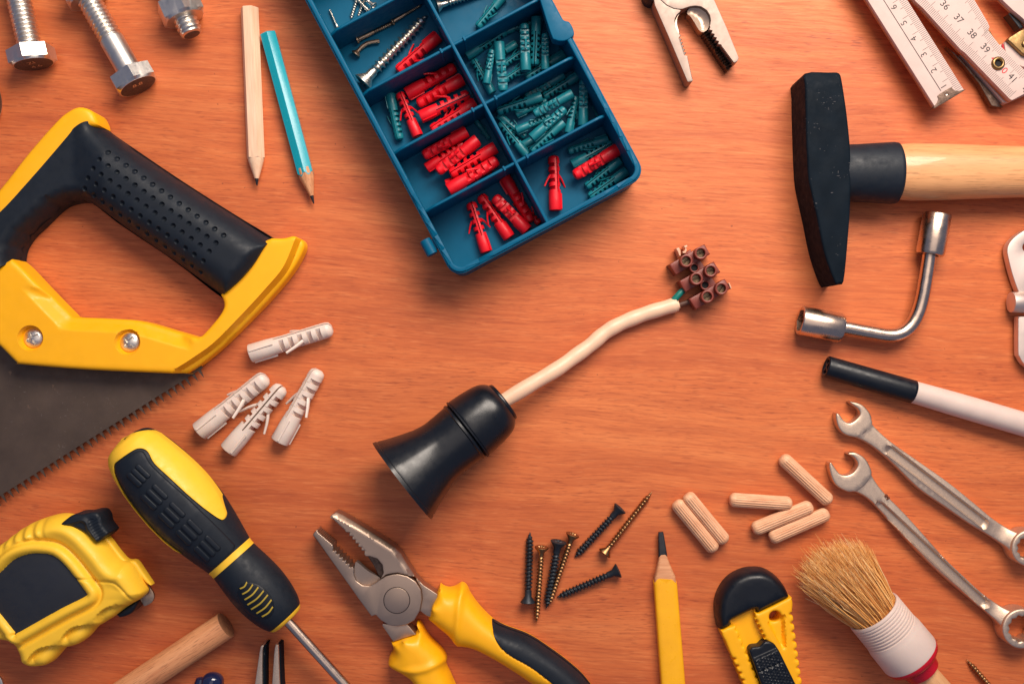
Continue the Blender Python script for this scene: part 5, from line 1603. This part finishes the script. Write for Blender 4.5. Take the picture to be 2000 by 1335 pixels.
def z_sl(x, y, d):
    u = (x - kk0[0]) * 0.41 - (y - kk0[1]) * 0.91     # down the slider
    v = (x - kk0[0]) * 0.91 + (y - kk0[1]) * 0.41
    z = rnd(d, 4, 50.0) + np.clip((u + 2) / 4, 0, 1) * 6 - 2.2 * np.exp(-((u - 25) / 1.4) ** 2)
    tex = np.maximum(np.cos((u + v * 0.6) * 2 * math.pi / 6.5), 0) * np.maximum(np.cos((u - v * 0.6) * 2 * math.pi / 6.5), 0)
    return z + np.where((u > 3) & (d > 5), 2.4 * tex, 0)
part('slider', pillow(sl, [], 20, z_sl, rings=[0.6, 2, 4], step=1.7, ds=3.5), 'blackplastic', kn.o, 45)

# ------------------------------------------------------------------ lamp holder with cable
lh = bpy.data.objects.new('lamp_holder', None); COL.objects.link(lh)
m = axis_matrix((983, 784), (785, 939), 62, 92, 0, 1.0); Ll = m.to_scale()[0]; lh.matrix_world = m @ Matrix.Scale(1 / Ll, 4)
tag(lh, 'black bell shaped lamp holder with a length of cream cable', 'lamp holder')
q = Ll / 251.0; r_ = 0.955
capp = [(-3, 38), (-2, 41), (2, 42.5), (4, 42), (5, 45), (12, 52), (22, 57.5), (36, 61), (60, 64), (80, 65.5), (86, 65.5), (88, 63.5), (91, 63.5)]
part('cap', lathe([(a * q, b * r_) for a, b in crv(capp, 3, False)], 72), 'bakelite', lh, 40)
def facet(x, a):
    k = np.clip((x / q - 150) / 25, 0, 1)
    return 1 - 0.018 * k * abs(math.sin(a * 5))
bell = [(89, 60), (93, 62), (95, 64.5), (99, 65), (101, 62.5), (125, 61), (148, 60.5), (158, 61.5), (175, 65), (200, 73.5), (225, 83), (240, 89.5), (243, 90), (244, 92), (251, 94), (251, 88), (236, 82), (180, 58), (120, 52), (120, 0.5)]
part('bell', lathe([(a * q, b * r_) for a, b in bell], 80, facet, cap=False), 'bakelite', lh, 30)
part('seam_ring', lathe([(86.5 * q, 61), (87.5 * q, 64.2), (90.5 * q, 64.2), (91.5 * q, 61)], 72), 'blackplastic', lh)
def W3(x, y, z): return Vector((*wpos(x, y, z), z * S))
inv_l = lh.matrix_world.inverted()
cabp = [W3(975, 790, 62), W3(990, 779, 60), W3(1038, 750, 52), W3(1087, 721, 42), W3(1121, 697, 34), W3(1154, 673, 27), W3(1177, 653, 22), W3(1200, 638, 19), W3(1230, 624, 17), W3(1262, 612, 16), W3(1295, 602, 15.5), W3(1322, 594, 15.5)]
loc = [tuple((inv_l @ p) / S) for p in cabp]
cb = crv(loc, 6, False)
cr2 = [14.4 * (1 + 0.03 * math.sin(i * 0.8)) * (0.93 if i > len(cb) - 3 else 1) for i in range(len(cb))]
part('cable', tube(cb, cr2, 24), 'cable', lh, 60, 'cream cable sheath cut open at its end')
def wire(pts, r, mat, nm, lab):
    p = crv([tuple((inv_l @ W3(*t)) / S) for t in pts], 6, False)
    part(nm, tube(p, r, 14), mat, lh, 60, lab)
wire([(1308, 597, 16), (1316, 586, 19), (1325, 576, 21), (1334, 567, 20), (1346, 558, 18)], 6.4, 'greenwire', 'wire', 'green insulated wire')
wire([(1310, 600, 14), (1322, 597, 14), (1334, 593, 15), (1352, 587, 16)], 5.6, 'brownwire', 'wire', 'brown insulated wire')
part('cable_flap', pillow([(0, 0)] if False else [tuple(((inv_l @ W3(x, y, 20)) / S)[:2]) for x, y in crv([(1305, 590), (1318, 586), (1326, 589), (1327, 597), (1321, 605), (1308, 608)], 4)], [], -44, h=-30, b=3, ds=3) if False else
     tube([tuple((inv_l @ W3(*t)) / S) for t in ((1300, 600, 15), (1314, 598, 15), (1327, 594, 17))], [14.2, 13, 7.5], 20), 'cable', lh, 60)

for (x0_, y0_, x1_, y1_) in ((1136, 694, 1143, 690), (1147, 687, 1151, 684.5), (1140, 689.5, 1144, 687.5)):
    part('scuff_mark', tube([tuple((inv_l @ W3(x0_, y0_, 39)) / S), tuple((inv_l @ W3(x1_, y1_, 38.3)) / S)], 1.6, 8), 'ink', lh)

# ------------------------------------------------------------------ terminal block
tbk = Flat('terminal_block', 'brown plastic terminal block with six screw posts at the cable end', 'terminal block', 1366, 540, 40)
ZT = lambda pts: tbk.L(zoomed(1290, 460, 8.344, pts))
rowsT = [[(145, 470), (725, 135), (818, 298), (262, 640)], [(308, 742), (878, 420), (987, 592), (418, 920)], [(468, 1032), (1060, 702), (1152, 862), (588, 1204)]]
for rp in rowsT:
    part('module', pillow(ZT(rp), [], 1, h=36, b=2.2, rings=[0.6, 2.2], ds=5), 'terminal', tbk.o, 30)
part('bridge', pillow(ZT([(430, 340), (600, 300), (1010, 900), (860, 1010), (620, 640)]), [], 1, h=30, b=1.5, ds=6), 'terminal', tbk.o, 30)
for (x, y) in [(400, 420), (635, 295), (565, 708), (795, 580), (742, 997), (968, 867)]:
    c = ZT([(x, y)])[0]
    po = part('screw_post', pillow(circle(*c, 12.0, 40), [circle(*c, 8.2, 32)], 20, h=56, b=1.6, rings=[0.4, 1.6], ds=3), 'terminal', tbk.o, 30)
    ang = random.uniform(0.2, 1.4)
    def z_slot(X, Y, d, c=c, ang=ang):
        v = (X - c[0]) * math.sin(ang) - (Y - c[1]) * math.cos(ang)
        return 44.0 - 4.5 * (np.abs(v) < 1.5)
    part('terminal_screw', pillow(circle(*c, 7.9, 24), [], 20, z_slot, rings=[0.5], step=0.8, ds=2.0), 'termscrew', po, 30)
for (x, y) in [(560, 520), (735, 803)]:
    c = ZT([(x, y)])[0]
    ho = part('mounting_hole', pillow(circle(*c, 9.5, 32), [circle(*c, 6.4, 28)], 20, h=37, b=1.5, rings=[0.4, 1.5], ds=3), 'terminal', tbk.o, 30)
    part('bore', pillow(circle(*c, 6.6, 24), [], 10, h=31.0, b=0.1, rings=[], ds=3), 'recess_shade', ho)  # solid plug, hole shade painted as near-black
for pts in ([(262, 205), (310, 190), (335, 230), (340, 320), (320, 330), (295, 262)], [(385, 165), (440, 150), (452, 175), (425, 190), (440, 230), (420, 280), (385, 285), (360, 262), (405, 240), (415, 205)]):
    part('broken_tab', pillow(ZT(pts), [], 4, h=34, b=0.8, ds=4), 'clearchip', tbk.o)
part('broken_tab', pillow(ZT([(1108, 770), (1130, 765), (1165, 850), (1150, 868)]), [], 4, h=38, b=0.8, ds=4), 'clearchip', tbk.o)
part('stub', pillow(ZT([(400, 290), (500, 220), (540, 290), (470, 360)]), [], 2, h=34, b=2, ds=4), 'terminal', tbk.o)
